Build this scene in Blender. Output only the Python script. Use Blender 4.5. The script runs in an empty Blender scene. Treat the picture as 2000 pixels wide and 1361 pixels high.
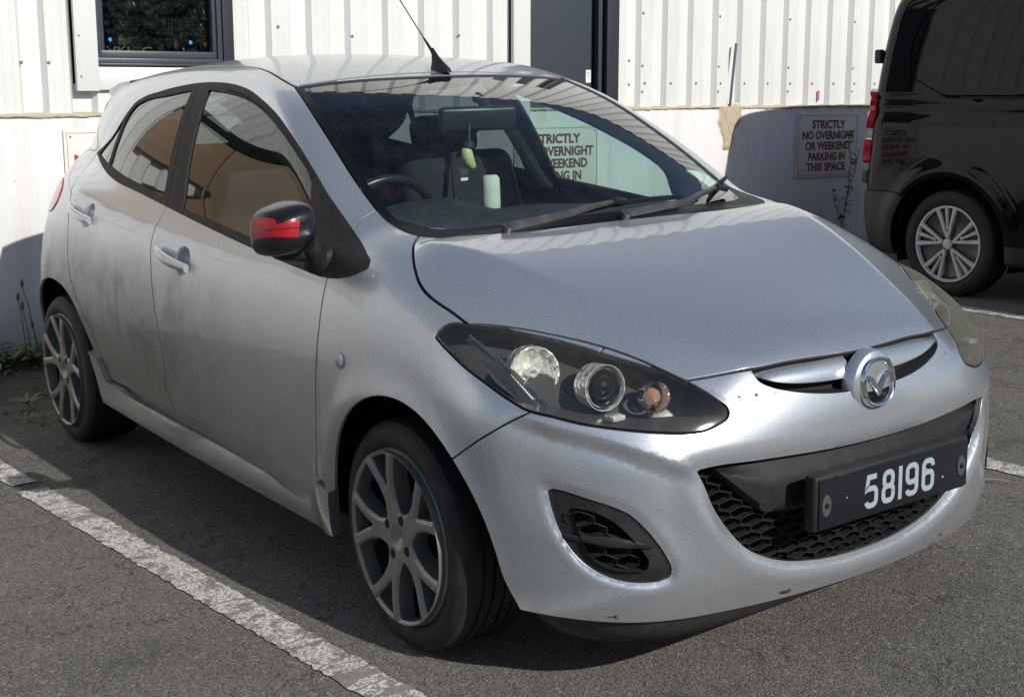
import bpy, bmesh, math, random
import numpy as np
from mathutils import Vector, Matrix

sc = bpy.context.scene
COL = sc.collection
R = math.radians
rng = random.Random(7)

# ------------------------------------------------------------------ camera
cam_d = bpy.data.cameras.new('camera'); cam = bpy.data.objects.new('camera', cam_d); COL.objects.link(cam)
cam_d.sensor_width = 36.0; cam_d.lens = 47.86; cam_d.clip_start = 0.05; cam_d.clip_end = 400
_yaw, _pitch, _roll = 2.5157, -0.2047, -0.0211
_f = np.array([math.cos(_pitch)*math.cos(_yaw), math.cos(_pitch)*math.sin(_yaw), math.sin(_pitch)])
_r = np.cross(_f, [0, 0, 1]); _r /= np.linalg.norm(_r); _u = np.cross(_r, _f)
_c, _s = math.cos(_roll), math.sin(_roll)
_r, _u = _c*_r+_s*_u, -_s*_r+_c*_u
cam.matrix_world = Matrix(((_r[0], _u[0], -_f[0], 2.742), (_r[1], _u[1], -_f[1], -2.446), (_r[2], _u[2], -_f[2], 1.4131), (0, 0, 0, 1)))
sc.camera = cam

# ------------------------------------------------------------------ sky, sun, exposure
SUN = Vector((1.0, 0.13, 0.62)).normalized()
world = bpy.data.worlds.new('World'); sc.world = world; world.use_nodes = True
wn = world.node_tree.nodes; wl = world.node_tree.links; wn.clear()
sky = wn.new('ShaderNodeTexSky'); sky.sky_type = 'NISHITA'; sky.sun_disc = False
sky.sun_elevation = math.asin(SUN.z); sky.sun_rotation = math.atan2(SUN.x, SUN.y)
sky.air_density = 1.0; sky.dust_density = .7; sky.ozone_density = 1.0
bg = wn.new('ShaderNodeBackground'); bg.inputs['Strength'].default_value = 0.098
wo = wn.new('ShaderNodeOutputWorld'); wl.new(sky.outputs[0], bg.inputs[0]); wl.new(bg.outputs[0], wo.inputs[0])
sun_d = bpy.data.lights.new('sun', 'SUN'); sun_d.energy = 5.0; sun_d.angle = R(0.53); sun_d.color = (1.0, 0.965, 0.905)
sun = bpy.data.objects.new('sun', sun_d); COL.objects.link(sun)
sun.rotation_euler = SUN.to_track_quat('Z', 'Y').to_euler(); sun.location = (6, 1, 8)
sc.view_settings.view_transform = 'Standard'; sc.view_settings.look = 'None'
sc.view_settings.exposure = -0.26; sc.view_settings.gamma = 1.0; sc.view_settings.use_curve_mapping = False

# ------------------------------------------------------------------ object helpers
def link(name, me, mat=None, parent=None):
    o = bpy.data.objects.new(name, me); COL.objects.link(o)
    if parent is not None: o.parent = parent
    if mat is not None and me is not None:
        for m in (mat if isinstance(mat, (list, tuple)) else [mat]): me.materials.append(m)
    return o

def thing(name, label, cat, loc=(0, 0, 0), rot=(0, 0, 0), group=None):
    o = bpy.data.objects.new(name, None); COL.objects.link(o); o.empty_display_size = .1
    o.location = loc; o.rotation_euler = rot
    o['label'] = label; o['category'] = cat
    if group: o['group'] = group
    return o

def tag(o, label, cat, group=None):
    o['label'] = label; o['category'] = cat
    if group: o['group'] = group
    return o

class MB:
    """collects shapes into one mesh"""
    def __init__(s): s.v = []; s.f = []
    def add(s, vs, fs, M=None):
        n = len(s.v)
        for p in vs: s.v.append(tuple(M @ Vector(p)) if M is not None else tuple(p))
        for f in fs: s.f.append(tuple(i+n for i in f))
        return s
    def box(s, c, d, M=None, rot=None):
        cx, cy, cz = c; x, y, z = d[0]/2, d[1]/2, d[2]/2
        vs = [(i*x, j*y, k*z) for i in (-1, 1) for j in (-1, 1) for k in (-1, 1)]
        T = Matrix.Translation(Vector(c))
        if rot is not None: T = T @ rot.to_4x4()
        if M is not None: T = M @ T
        return s.add(vs, [(0, 1, 3, 2), (4, 6, 7, 5), (0, 4, 5, 1), (2, 3, 7, 6), (0, 2, 6, 4), (1, 5, 7, 3)], T)
    def tube(s, pts, r, n=10, closed=False, M=None, cap=True):
        pts = [Vector(p) for p in pts]; m = len(pts); rs = r if isinstance(r, (list, tuple)) else [r]*m
        ring = []; up = None
        for i in range(m):
            if closed: t = pts[(i+1) % m]-pts[i-1]
            else: t = pts[min(i+1, m-1)]-pts[max(i-1, 0)]
            t.normalize()
            if up is None:
                up = Vector((0, 0, 1)) if abs(t.z) < .9 else Vector((1, 0, 0))
            a = t.cross(up); a.normalize(); b = a.cross(t); up = b
            ring.append([pts[i]+rs[i]*(math.cos(2*math.pi*k/n)*a+math.sin(2*math.pi*k/n)*b) for k in range(n)])
        vs = [p for rr in ring for p in rr]; fs = []
        for i in range(m if closed else m-1):
            j = (i+1) % m
            for k in range(n):
                l = (k+1) % n; fs.append((i*n+k, i*n+l, j*n+l, j*n+k))
        if cap and not closed:
            fs.append(tuple(range(n-1, -1, -1))); fs.append(tuple((m-1)*n+k for k in range(n)))
        return s.add(vs, fs, M)
    def lathe(s, prof, n=48, M=None, closed=False):
        """profile (axial, radius) round the local Y axis"""
        vs = []; fs = []; m = len(prof)
        for (a, r) in prof:
            for k in range(n):
                t = 2*math.pi*k/n; vs.append((r*math.cos(t), a, r*math.sin(t)))
        for i in range(m if closed else m-1):
            j = (i+1) % m
            for k in range(n):
                l = (k+1) % n; fs.append((i*n+k, j*n+k, j*n+l, i*n+l))
        return s.add(vs, fs, M)
    def prism(s, poly, d, M=None):
        """poly in local XZ, extruded along local Y from 0 to d"""
        n = len(poly)
        vs = [(p[0], 0, p[1]) for p in poly]+[(p[0], d, p[1]) for p in poly]
        fs = [tuple(range(n)), tuple(range(2*n-1, n-1, -1))]
        for i in range(n):
            j = (i+1) % n; fs.append((i, i+n, j+n, j))
        return s.add(vs, fs, M)
    def grid(s, P, M=None, flip=False, wrap=False):
        """P: rows of points"""
        a = len(P); b = len(P[0]); vs = [p for r in P for p in r]; fs = []
        for i in range(a-1):
            for j in range(b if wrap else b-1):
                k = (j+1) % b
                q = (i*b+j, i*b+k, (i+1)*b+k, (i+1)*b+j)
                fs.append(q[::-1] if flip else q)
        return s.add(vs, fs, M)
    def mesh(s, name, smooth=True, ang=35, bevel=0, seg=2):
        me = bpy.data.meshes.new(name); me.from_pydata(s.v, [], s.f)
        bm = bmesh.new(); bm.from_mesh(me)
        bmesh.ops.remove_doubles(bm, verts=bm.verts, dist=1e-6)
        bmesh.ops.recalc_face_normals(bm, faces=bm.faces)
        if bevel:
            es = [e for e in bm.edges if len(e.link_faces) == 2 and e.calc_face_angle(0) > R(30)]
            bmesh.ops.bevel(bm, geom=es, offset=bevel, segments=seg, profile=.5, affect='EDGES', clamp_overlap=True)
        bm.to_mesh(me); bm.free()
        if smooth:
            me.polygons.foreach_set('use_smooth', [True]*len(me.polygons)); me.set_sharp_from_angle(angle=R(ang))
        return me
    def build(s, name, mat=None, parent=None, **kw):
        return link(name, s.mesh(name, **kw), mat, parent)

def rot_to(d, up=(0, 0, 1)):
    """matrix whose local -Y looks along d"""
    y = -Vector(d).normalized(); x = y.cross(Vector(up)).normalized(); z = x.cross(y)
    return Matrix((x, y, z)).transposed()

def sub_blob(name, rows, mat, parent, level=2):
    """closed loft (rows of rings) smoothed by a subdivision surface, applied"""
    mb = MB(); n = len(rows[0]); mb.grid(rows, wrap=True)
    a = len(mb.v); mb.f.append(tuple(range(n-1, -1, -1))); mb.f.append(tuple(a-n+k for k in range(n)))
    me = mb.mesh(name, smooth=True, ang=180)
    o = bpy.data.objects.new(name, me); COL.objects.link(o)
    md = o.modifiers.new('s', 'SUBSURF'); md.levels = level; md.render_levels = level
    dg = bpy.context.evaluated_depsgraph_get(); m2 = bpy.data.meshes.new_from_object(o.evaluated_get(dg))
    o.modifiers.clear(); o.data = m2; m2.name = name
    m2.polygons.foreach_set('use_smooth', [True]*len(m2.polygons))
    if mat: m2.materials.clear(); m2.materials.append(mat)
    if parent is not None: o.parent = parent
    return o

# ------------------------------------------------------------------ materials
def nmat(name, col=(.5, .5, .5), rough=.5, metal=0.0, **kw):
    m = bpy.data.materials.new(name); m.use_nodes = True
    b = m.node_tree.nodes['Principled BSDF']
    b.inputs['Base Color'].default_value = (*col, 1); b.inputs['Roughness'].default_value = rough; b.inputs['Metallic'].default_value = metal
    for k, v in kw.items():
        b.inputs[k.replace('_', ' ')].default_value = v
    return m
class NT:
    def __init__(s, m): s.t = m.node_tree; s.n = s.t.nodes; s.l = s.t.links; s.b = s.n['Principled BSDF'] if 'Principled BSDF' in s.n else None
    def new(s, t, **kw):
        n = s.n.new(t)
        for k, v in kw.items():
            if hasattr(n, k): setattr(n, k, v)
        return n
    def put(s, sock, v):
        if isinstance(v, bpy.types.NodeSocket): s.l.new(v, sock)
        else: sock.default_value = v
    def math(s, op, a, b=0.0, c=0.0, clamp=False):
        n = s.new('ShaderNodeMath'); n.operation = op; n.use_clamp = clamp
        for i, v in enumerate((a, b, c)):
            s.put(n.inputs[i], v)
        return n.outputs[0]
    def coord(s, kind='Object'): return s.new('ShaderNodeTexCoord').outputs[kind]
    def mapping(s, v, scale=(1, 1, 1), loc=(0, 0, 0), rot=(0, 0, 0)):
        n = s.new('ShaderNodeMapping'); s.l.new(v, n.inputs[0]); n.inputs['Scale'].default_value = scale; n.inputs['Location'].default_value = loc; n.inputs['Rotation'].default_value = rot
        return n.outputs[0]
    def noise(s, v, scale, detail=4, rough=.55, out='Fac', dist=0.0):
        n = s.new('ShaderNodeTexNoise'); s.l.new(v, n.inputs['Vector']); n.inputs['Scale'].default_value = scale; n.inputs['Detail'].default_value = detail
        n.inputs['Roughness'].default_value = rough; n.inputs['Distortion'].default_value = dist
        return n.outputs[out]
    def voro(s, v, scale, feat='F1', out='Distance'):
        n = s.new('ShaderNodeTexVoronoi'); n.feature = feat; s.l.new(v, n.inputs['Vector']); n.inputs['Scale'].default_value = scale
        return n.outputs[out]
    def ramp(s, f, stops):
        n = s.new('ShaderNodeValToRGB'); s.put(n.inputs[0], f); e = n.color_ramp.elements
        while len(e) < len(stops): e.new(.5)
        for i, (p, c) in enumerate(stops):
            e[i].position = p; e[i].color = (c, c, c, 1) if not isinstance(c, (tuple, list)) else (*c, 1)
        return n.outputs[0]
    def mix(s, f, a, b, blend='MIX'):
        n = s.new('ShaderNodeMix'); n.data_type = 'RGBA'; n.blend_type = blend
        s.put(n.inputs[0], f)
        for i, v in ((6, a), (7, b)):
            if isinstance(v, bpy.types.NodeSocket): s.l.new(v, n.inputs[i])
            else: n.inputs[i].default_value = (*v, 1)
        return n.outputs[2]
    def sep(s, v):
        n = s.new('ShaderNodeSeparateXYZ'); s.l.new(v, n.inputs[0]); return n.outputs
    def bump(s, h, strength=.3, dist=.01, normal=None):
        n = s.new('ShaderNodeBump'); s.l.new(h, n.inputs['Height']); n.inputs['Strength'].default_value = strength; n.inputs['Distance'].default_value = dist
        if normal is not None: s.l.new(normal, n.inputs['Normal'])
        return n.outputs[0]
    def step(s, x, a, b):
        n = s.new('ShaderNodeMapRange'); n.interpolation_type = 'SMOOTHSTEP'; s.put(n.inputs[0], x); n.inputs[1].default_value = a; n.inputs[2].default_value = b
        return n.outputs[0]

def glass_mat(name, tint, rough=0.02, dust=0.0, refl=1.6, graze=0.0):
    """thin sheet of tinted glass: sees through, mirrors by Fresnel"""
    m = bpy.data.materials.new(name); m.use_nodes = True; t = NT(m); t.n.clear()
    tr = t.new('ShaderNodeBsdfTransparent'); tr.inputs[0].default_value = (*tint, 1)
    gl = t.new('ShaderNodeBsdfGlossy'); gl.inputs['Roughness'].default_value = rough; gl.inputs[0].default_value = (1, 1, 1, 1)
    lw = t.new('ShaderNodeLayerWeight'); lw.inputs[0].default_value = .5
    f5 = t.math('POWER', lw.outputs['Facing'], 5.0)
    k = t.math('MULTIPLY', t.math('ADD', t.math('MULTIPLY', f5, .96), .042), refl, clamp=True)
    mx = t.new('ShaderNodeMixShader'); t.l.new(k, mx.inputs[0]); t.l.new(tr.outputs[0], mx.inputs[1]); t.l.new(gl.outputs[0], mx.inputs[2])
    last = mx.outputs[0]
    if dust:
        df = t.new('ShaderNodeBsdfDiffuse'); df.inputs[0].default_value = (.42, .40, .36, 1)
        c = t.coord(); n = t.noise(c, 9, 5); n2 = t.noise(c, 60, 3)
        f = t.math('MULTIPLY', t.math('MULTIPLY', t.step(n, .25, .8), t.step(n2, .1, .75)), dust)
        if graze: f = t.math('ADD', f, t.math('MULTIPLY', t.math('POWER', lw.outputs['Facing'], 2.2), graze), clamp=True); df.inputs[0].default_value = (.17, .165, .135, 1)
        m2 = t.new('ShaderNodeMixShader'); t.l.new(f, m2.inputs[0]); t.l.new(last, m2.inputs[1]); t.l.new(df.outputs[0], m2.inputs[2]); last = m2.outputs[0]
    o = t.new('ShaderNodeOutputMaterial'); t.l.new(last, o.inputs[0])
    return m

def paint_mat(name, base, dirt=True):
    m = nmat(name, base, .31, .76); t = NT(m); b = t.b
    b.inputs['Coat Weight'].default_value = .85; b.inputs['Coat Roughness'].default_value = .02; b.inputs['Coat IOR'].default_value = 1.48
    c = t.coord()
    fl = t.noise(c, 480, 2, .7); col = t.mix(t.step(fl, .3, .72), tuple(x*.80 for x in base), tuple(min(1, x*1.20) for x in base))
    rough = .31
    if dirt:
        g = t.new('ShaderNodeNewGeometry'); p = t.sep(g.outputs['Position'])
        x, y, z = p[0], p[1], p[2]
        n1 = t.noise(c, 5.0, 6, .62); n2 = t.noise(t.mapping(c, (3.2, 3.2, 1.5)), 2.6, 6, .62); n3 = t.noise(c, 38, 4, .6)
        # road film, strongest low on the flanks and round the rear door, with shade painted in
        low = t.step(t.math('ADD', z, t.math('MULTIPLY', t.math('SUBTRACT', n1, .5), .30)), .80, .22)
        back = t.step(t.math('ADD', x, t.math('MULTIPLY', t.math('SUBTRACT', n2, .5), .9)), -.5, -1.7)
        mid = t.step(t.math('ADD', z, t.math('MULTIPLY', t.math('SUBTRACT', n2, .5), .35)), .95, .62)
        fl2 = t.step(t.math('ABSOLUTE', y), .66, .80)
        d = t.math('MULTIPLY', t.math('ADD', t.math('MULTIPLY', low, .5), t.math('MULTIPLY', t.math('MULTIPLY', back, mid), .26)), fl2, clamp=True)
        d = t.math('ADD', d, t.math('MULTIPLY', t.math('MULTIPLY', fl2, t.step(z, 1.02, .72)), .34))  # flank film also dims and warms the colour for shade and ground bounce
        d = t.math('MULTIPLY', d, t.step(x, .45, .05))
        patch = t.math('MULTIPLY', t.math('MULTIPLY', t.step(n1, .44, .66), t.step(x, -.6, -1.5)), t.math('MULTIPLY', t.step(z, .9, .6), t.step(z, .3, .5)))
        d = t.math('ADD', d, t.math('MULTIPLY', t.math('MULTIPLY', patch, fl2), .27), clamp=True)
        d = t.math('MULTIPLY', d, t.math('ADD', .82, t.math('MULTIPLY', n3, .36)), clamp=True)
        sp1 = t.step(t.noise(t.mapping(c, (1, 1, .6), rot=(0, .6, 0)), 95, 3, .6), .60, .70)
        reach = t.math('MULTIPLY', t.math('MULTIPLY', t.step(x, -.5, -1.7), fl2), t.step(z, 1.0, .8))
        speck = t.math('MULTIPLY', sp1, t.math('ADD', t.math('MULTIPLY', reach, .16), t.math('MULTIPLY', d, .14)))
        run = t.math('MULTIPLY', t.math('MULTIPLY', t.step(t.noise(t.mapping(c, (30, 30, 1.2)), 1.0, 3, .6), .60, .72), t.step(z, .82, .60)), t.math('MULTIPLY', t.math('MULTIPLY', fl2, back), .16))
        d2 = t.math('ADD', t.math('ADD', d, speck), run, clamp=True)
        dc = t.mix(n3, (.15, .13, .108), (.235, .212, .182))
        col = t.mix(d2, col, dc)
        scuff = t.math('MULTIPLY', t.step(t.noise(t.mapping(c, (1, 1, 2.6)), 13, 5, .7), .635, .655), t.math('MULTIPLY', t.step(z, .275, .235), t.step(x, .5, .6)))
        col = t.mix(scuff, col, (.02, .02, .02)); d2 = t.math('MAXIMUM', d2, scuff)
        chip = t.step(t.noise(c, 75, 1, .4), .80, .81); col = t.mix(t.math('MULTIPLY', chip, .6), col, (.75, .77, .8))
        t.l.new(t.math('SUBTRACT', .76, t.math('MULTIPLY', d2, .76)), b.inputs['Metallic'])
        t.l.new(t.math('ADD', rough, t.math('MULTIPLY', d2, .4)), b.inputs['Roughness'])
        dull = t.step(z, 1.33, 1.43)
        col = t.mix(t.math('MULTIPLY', dull, .40), col, (.20, .20, .195))  # roof colour greyed to tone down its bright reflections
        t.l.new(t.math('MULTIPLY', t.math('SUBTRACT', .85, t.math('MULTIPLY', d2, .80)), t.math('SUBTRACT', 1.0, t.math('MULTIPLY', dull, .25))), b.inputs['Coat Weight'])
    t.l.new(col, b.inputs['Base Color'])
    return m

def plastic(name, col, rough=.5, bump=.0, scale=400, dust=0.0):
    m = nmat(name, col, rough); t = NT(m); c = t.coord()
    n = t.noise(c, 14, 5)
    t.l.new(t.math('ADD', rough-.1, t.math('MULTIPLY', n, .2)), t.b.inputs['Roughness'])
    if dust:
        t.l.new(t.mix(t.math('MULTIPLY', t.step(t.noise(c, 22, 6, .65), .42, .75), dust), col, (.24, .22, .19)), t.b.inputs['Base Color'])
    if bump: t.l.new(t.bump(t.noise(c, scale, 2), bump, .002), t.b.inputs['Normal'])
    return m

M = {}
M['paint'] = paint_mat('silver_paint', (.57, .605, .65))
M['paint_sill'] = paint_mat('silver_paint_sill', (.50, .50, .49), dirt=False)
M['blackplastic'] = plastic('black_plastic', (.012, .012, .013), .62, .15, 700, .05); M['blackplastic'].node_tree.nodes['Principled BSDF'].inputs['Specular IOR Level'].default_value = .35
M['frame'] = plastic('window_frame_black', (.012, .012, .012), .62, 0, 400, .03); M['frame'].node_tree.nodes['Principled BSDF'].inputs['Specular IOR Level'].default_value = .3
M['seam'] = nmat('seam_dark', (.006, .006, .007), .8)
M['glass'] = glass_mat('green_glass', (.58, .74, .69), dust=.03, refl=1.5)
M['glassdark'] = glass_mat('privacy_glass', (.17, .19, .20), dust=.03, refl=1.4)
M['windscreen'] = glass_mat('windscreen_glass', (.72, .83, .80), dust=.035, refl=1.25)
M['lens'] = glass_mat('lamp_lens', (.94, .94, .92), rough=.06, dust=.09, refl=1.5, graze=.75)
M['frit'] = nmat('black_glass_band', (.006, .007, .008), .4, 0, Specular_IOR_Level=.12)
M['chrome'] = nmat('chrome', (.82, .83, .84), .09, 1.0)
M['dullchrome'] = nmat('reflector', (.95, .95, .92), .2, .5); t = NT(M['dullchrome']); t.l.new(t.bump(t.voro(t.coord(), 55), .5, .01), t.b.inputs['Normal'])
M['lampdark'] = plastic('lamp_housing', (.075, .075, .072), .3)
M['amber'] = nmat('amber_bulb', (.40, .23, .17), .12, 0, Coat_Weight=.6)
M['redlens'] = nmat('red_lens', (.42, .012, .02), .12, 0, Coat_Weight=.6)
M['clearlens'] = nmat('white_lens', (.75, .74, .72), .15)
M['rubber'] = plastic('tyre_rubber', (.011, .011, .011), .72, .2, 300, .06)
M['alloy'] = plastic('alloy_grey', (.25, .243, .228), .38, 0, 400, .55); M['alloy'].node_tree.nodes['Principled BSDF'].inputs['Metallic'].default_value = .55
M['steel'] = nmat('brake_steel', (.20, .18, .16), .45, .8)
M['splash'] = nmat('dried_splash', (.34, .28, .18), .8)
M['cabin'] = plastic('cabin_dark', (.018, .019, .022), .65, .15, 500)
M['dash'] = plastic('dashboard_dark', (.03, .032, .032), .6, .2, 600, .15)
M['cloth'] = plastic('seat_cloth', (.014, .015, .019), .9, .3, 900)
M['beige'] = plastic('beige_trim', (.78, .74, .62), .8)
M['lip'] = plastic('lip_grey', (.032, .032, .032), .6, .3, 200, .10); M['lip'].node_tree.nodes['Principled BSDF'].inputs['Specular IOR Level'].default_value = .25
M['lampchrome'] = nmat('lamp_smoke', (.07, .072, .08), .5, .1)
M['repeater'] = nmat('repeater_lens', (.34, .34, .34), .25)
M['mirrorcap'] = nmat('mirror_black', (.010, .010, .011), .25, 0, Coat_Weight=.3)
M['mirrorback'] = nmat('mirror_back', (.018, .022, .022), .35)
M['gloss'] = nmat('wheel_leather', (.02, .02, .021), .3)
M['white'] = nmat('white_label', (.78, .78, .76), .5)
# ------------------------------------------------------------------ car body as one smooth solid, cut into panels
class Spl:
    """natural cubic spline, straight beyond its ends"""
    def __init__(s, pts):
        p = np.array(sorted(pts), float); s.x = x = p[:, 0]; s.y = y = p[:, 1]; n = len(x); h = np.diff(x)
        A = np.eye(n); b = np.zeros(n)
        for i in range(1, n-1):
            A[i, i-1] = h[i-1]; A[i, i] = 2*(h[i-1]+h[i]); A[i, i+1] = h[i]
            b[i] = 6*((y[i+1]-y[i])/h[i]-(y[i]-y[i-1])/h[i-1])
        s.m = np.linalg.solve(A, b)
        s.g0 = (y[1]-y[0])/h[0]-h[0]*s.m[1]/6; s.g1 = (y[-1]-y[-2])/h[-1]+h[-1]*s.m[-2]/6
    def __call__(s, q):
        q = np.asarray(q, float); x, y, m = s.x, s.y, s.m
        c = np.clip(q, x[0], x[-1]); i = np.clip(np.searchsorted(x, c)-1, 0, len(x)-2)
        h = x[i+1]-x[i]; a = (x[i+1]-c)/h; b = (c-x[i])/h
        v = a*y[i]+b*y[i+1]+((a**3-a)*m[i]+(b**3-b)*m[i+1])*h*h/6
        return v+np.where(q < x[0], (q-x[0])*s.g0, 0)+np.where(q > x[-1], (q-x[-1])*s.g1, 0)
def smax(a, b, k):
    h = np.maximum(k-np.abs(a-b), 0)/k
    return np.maximum(a, b)+h*h*h*k/6
def smin(a, b, k): return -smax(-a, -b, k)
def sst(x, a, b):
    t = np.clip((x-a)/(b-a), 0, 1); return t*t*(3-2*t)
S={}
S['hood']=Spl([(.90,.70),(.76,.768),(.68,.795),(.5,.845),(.3,.902),(.1,.955),(-.1,1.0),(-.3,1.035),(-.6,1.06)])
S['hk']=Spl([(.8,.36),(.62,.32),(.54,.25),(.4,.175),(.2,.115),(-.0,.068),(-.2,.045),(-.6,.05)])
S['sec']=Spl([(.10,.765),(.18,.79),(.25,.81),(.35,.824),(.5,.838),(.62,.843),(.72,.838),(.82,.822),(.9,.800),(1.0,.755),(1.1,.69)])
S['pl']=Spl([(-3.2,-.21),(-3.0,-.125),(-2.8,-.052),(-2.5,-.006),(-2.2,.003),(-1.2,0),(-.4,-.003),(-.1,0),(.15,-.014),(.4,-.030),(.6,-.12),(.8,-.22)])
S['F0']=Spl([(.08,.60),(.14,.70),(.20,.738),(.27,.765),(.35,.782),(.45,.792),(.55,.790),(.62,.782),(.69,.772),(.75,.762),(.85,.74)])
S['R0']=Spl([(.15,-2.98),(.25,-3.05),(.4,-3.11),(.6,-3.125),(.8,-3.11),(.95,-3.07),(1.1,-3.02)])
S['ws']=Spl([(.2,.84),(-.08,.985),(-.3,1.108),(-.5,1.212),(-.7,1.302),(-.905,1.372),(-1.1,1.424),(-1.4,1.49)])
S['roof']=Spl([(-.7,1.33),(-.9,1.378),(-1.1,1.425),(-1.35,1.452),(-1.7,1.467),(-2.1,1.460),(-2.5,1.425),(-2.85,1.37),(-3.1,1.31)])
S['kr']=Spl([(-.8,.10),(-1.3,.10),(-2.0,.18),(-2.8,.2)])
S['gs']=Spl([(.85,.772),(.95,.752),(1.05,.725),(1.15,.691),(1.25,.648),(1.33,.604),(1.40,.555),(1.48,.49)])
S['gp']=Spl([(-3.2,-.34),(-2.9,-.205),(-2.6,-.105),(-2.2,-.035),(-1.7,0),(-1.2,.012),(-.7,.008),(-.45,.006),(-.3,-.015),(0,-.07)])
S['rg']=Spl([(.85,-3.14),(.98,-3.09),(1.1,-3.04),(1.25,-2.965),(1.4,-2.88),(1.5,-2.82)])
def lower(x,a,z):
    top=(z-(S['hood'](x)-S['hk'](x)*a*a))*.96
    side=a-(S['sec'](z)+S['pl'](x))+.17*np.clip(-2.35-x,0,1)*np.clip(z-.58,0,.4)
    # wheel-arch flares
    for cx,cz in ((0,.288),(-2.49,.288)):
        r=np.sqrt((x-cx)**2+(z-cz)**2)
        side=side-.014*np.exp(-((r-.345)/.05)**2)*(z>.1)
    fr=(x-(S['F0'](z)-.24*a*a-.2*a**6))*.97
    re=-(x-(S['R0'](z)+.16*a*a+.25*a**4))*.98
    f=smax(top,side,.21)
    f=smax(f,fr,.20)
    f=smax(f,re,.20)
    f=smax(f,.12-z,.05)
    return f
def upper(x,a,z):
    w=(z-S['ws'](x+.46*a*a))*.9
    r=z-(S['roof'](x)-S['kr'](x)*a*a)
    s=(a-(S['gs'](z)+S['gp'](x)))*.9
    b=-(x-(S['rg'](z)+.12*a*a+.3*a**4))*.92
    f=smax(w,r,.05)
    f=smax(f,s,.065)
    f=smax(f,b,.12)
    f=smax(f,.84-z,.04)
    return f
def body(P):
    x=P[...,0]; a=np.abs(P[...,1]); z=P[...,2]
    return smin(lower(x,a,z),upper(x,a,z),.045)

# ---- triangle skin with exact cutting
def surface_nets(fn, lo, hi, h):
    ax = [np.arange(lo[i], hi[i]+h, h) for i in range(3)]
    F = fn(ax[0][:, None, None], ax[1][None, :, None], ax[2][None, None, :])
    F = np.broadcast_to(F, tuple(len(a) for a in ax))
    S = F < 0
    nx, ny, nz = F.shape
    sig = np.zeros((nx-1, ny-1, nz-1), np.int8)
    for i in (0, 1):
        for j in (0, 1):
            for k in (0, 1): sig += S[i:nx-1+i, j:ny-1+j, k:nz-1+k]
    act = np.argwhere((sig > 0) & (sig < 8))
    idx = -np.ones(sig.shape, np.int64); idx[act[:, 0], act[:, 1], act[:, 2]] = np.arange(len(act))
    acc = np.zeros((len(act), 3)); cnt = np.zeros(len(act))
    cor = [(i, j, k) for i in (0, 1) for j in (0, 1) for k in (0, 1)]
    for a in cor:
        for b in cor:
            if sum(b)-sum(a) == 1 and all(bb >= aa for aa, bb in zip(a, b)):
                fa = F[act[:, 0]+a[0], act[:, 1]+a[1], act[:, 2]+a[2]]; fb = F[act[:, 0]+b[0], act[:, 1]+b[1], act[:, 2]+b[2]]
                m = (fa < 0) != (fb < 0); t = np.where(m, fa/np.where(m, fa-fb, 1), 0)
                p = np.array(a)+t[:, None]*(np.array(b)-np.array(a)); acc[m] += p[m]; cnt[m] += 1
    V = (act+acc/cnt[:, None])*h+np.array(lo)
    quads = []
    for d in range(3):
        sl0 = [slice(None)]*3; sl1 = [slice(None)]*3; sl0[d] = slice(0, -1); sl1[d] = slice(1, None)
        cr = np.argwhere(S[tuple(sl0)] != S[tuple(sl1)])
        e1, e2 = (d+1) % 3, (d+2) % 3
        ok = (cr[:, e1] > 0) & (cr[:, e2] > 0) & (cr[:, e1] < F.shape[e1]-1) & (cr[:, e2] < F.shape[e2]-1)
        cr = cr[ok]; c = []
        for (p, q) in ((-1, -1), (0, -1), (0, 0), (-1, 0)):
            z = cr.copy(); z[:, e1] += p; z[:, e2] += q; c.append(idx[z[:, 0], z[:, 1], z[:, 2]])
        q = np.stack(c, 1); ins = S[cr[:, 0], cr[:, 1], cr[:, 2]]
        q[~ins] = q[~ins][:, ::-1]; quads.append(q)
    Q = np.concatenate(quads); Q = Q[(Q >= 0).all(1)]
    d1 = np.linalg.norm(V[Q[:, 0]]-V[Q[:, 2]], axis=1); d2 = np.linalg.norm(V[Q[:, 1]]-V[Q[:, 3]], axis=1)
    s = d1 <= d2
    T = np.concatenate([Q[s][:, [0, 1, 2]], Q[s][:, [0, 2, 3]], Q[~s][:, [0, 1, 3]], Q[~s][:, [1, 2, 3]]])
    return V, T

def crom(pts, n=6, closed=True):
    """smooth curve through points; a doubled point makes a corner"""
    P = [np.array(p, float) for p in pts]; m = len(P); out = []
    for i in range(m if closed else m-1):
        if closed: a, b, c, d = P[i-1], P[i], P[(i+1) % m], P[(i+2) % m]
        else: a, b, c, d = P[max(i-1, 0)], P[i], P[i+1], P[min(i+2, m-1)]
        L = np.linalg.norm(c-b)
        if L < 1e-6: continue
        def tan(p, q, r):
            l1, l2 = np.linalg.norm(q-p), np.linalg.norm(r-q)
            if l1 < 1e-6: return (r-q)/l2 if l2 > 1e-6 else 0*q
            if l2 < 1e-6: return (q-p)/l1
            v = (q-p)/l1*l2+(r-q)/l2*l1
            return v/(l1+l2)
        t0, t1 = tan(a, b, c)*L, tan(b, c, d)*L
        for k in range(n):
            s = k/n; out.append((2*s**3-3*s*s+1)*b+(s**3-2*s*s+s)*t0+(-2*s**3+3*s*s)*c+(s**3-s*s)*t1)
    if not closed: out.append(P[-1])
    return np.array(out)
class Proj:
    def __init__(s, n):
        n = np.array(n, float); s.n = n/np.linalg.norm(n)
        u = np.cross([0, 0, 1], s.n); u = np.array([1., 0, 0]) if np.linalg.norm(u) < 1e-6 else u/np.linalg.norm(u)
        s.u = u; s.v = np.cross(s.n, u)
    def __call__(s, P): P = np.asarray(P, float); return np.stack([P@s.u, P@s.v], -1)
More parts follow.
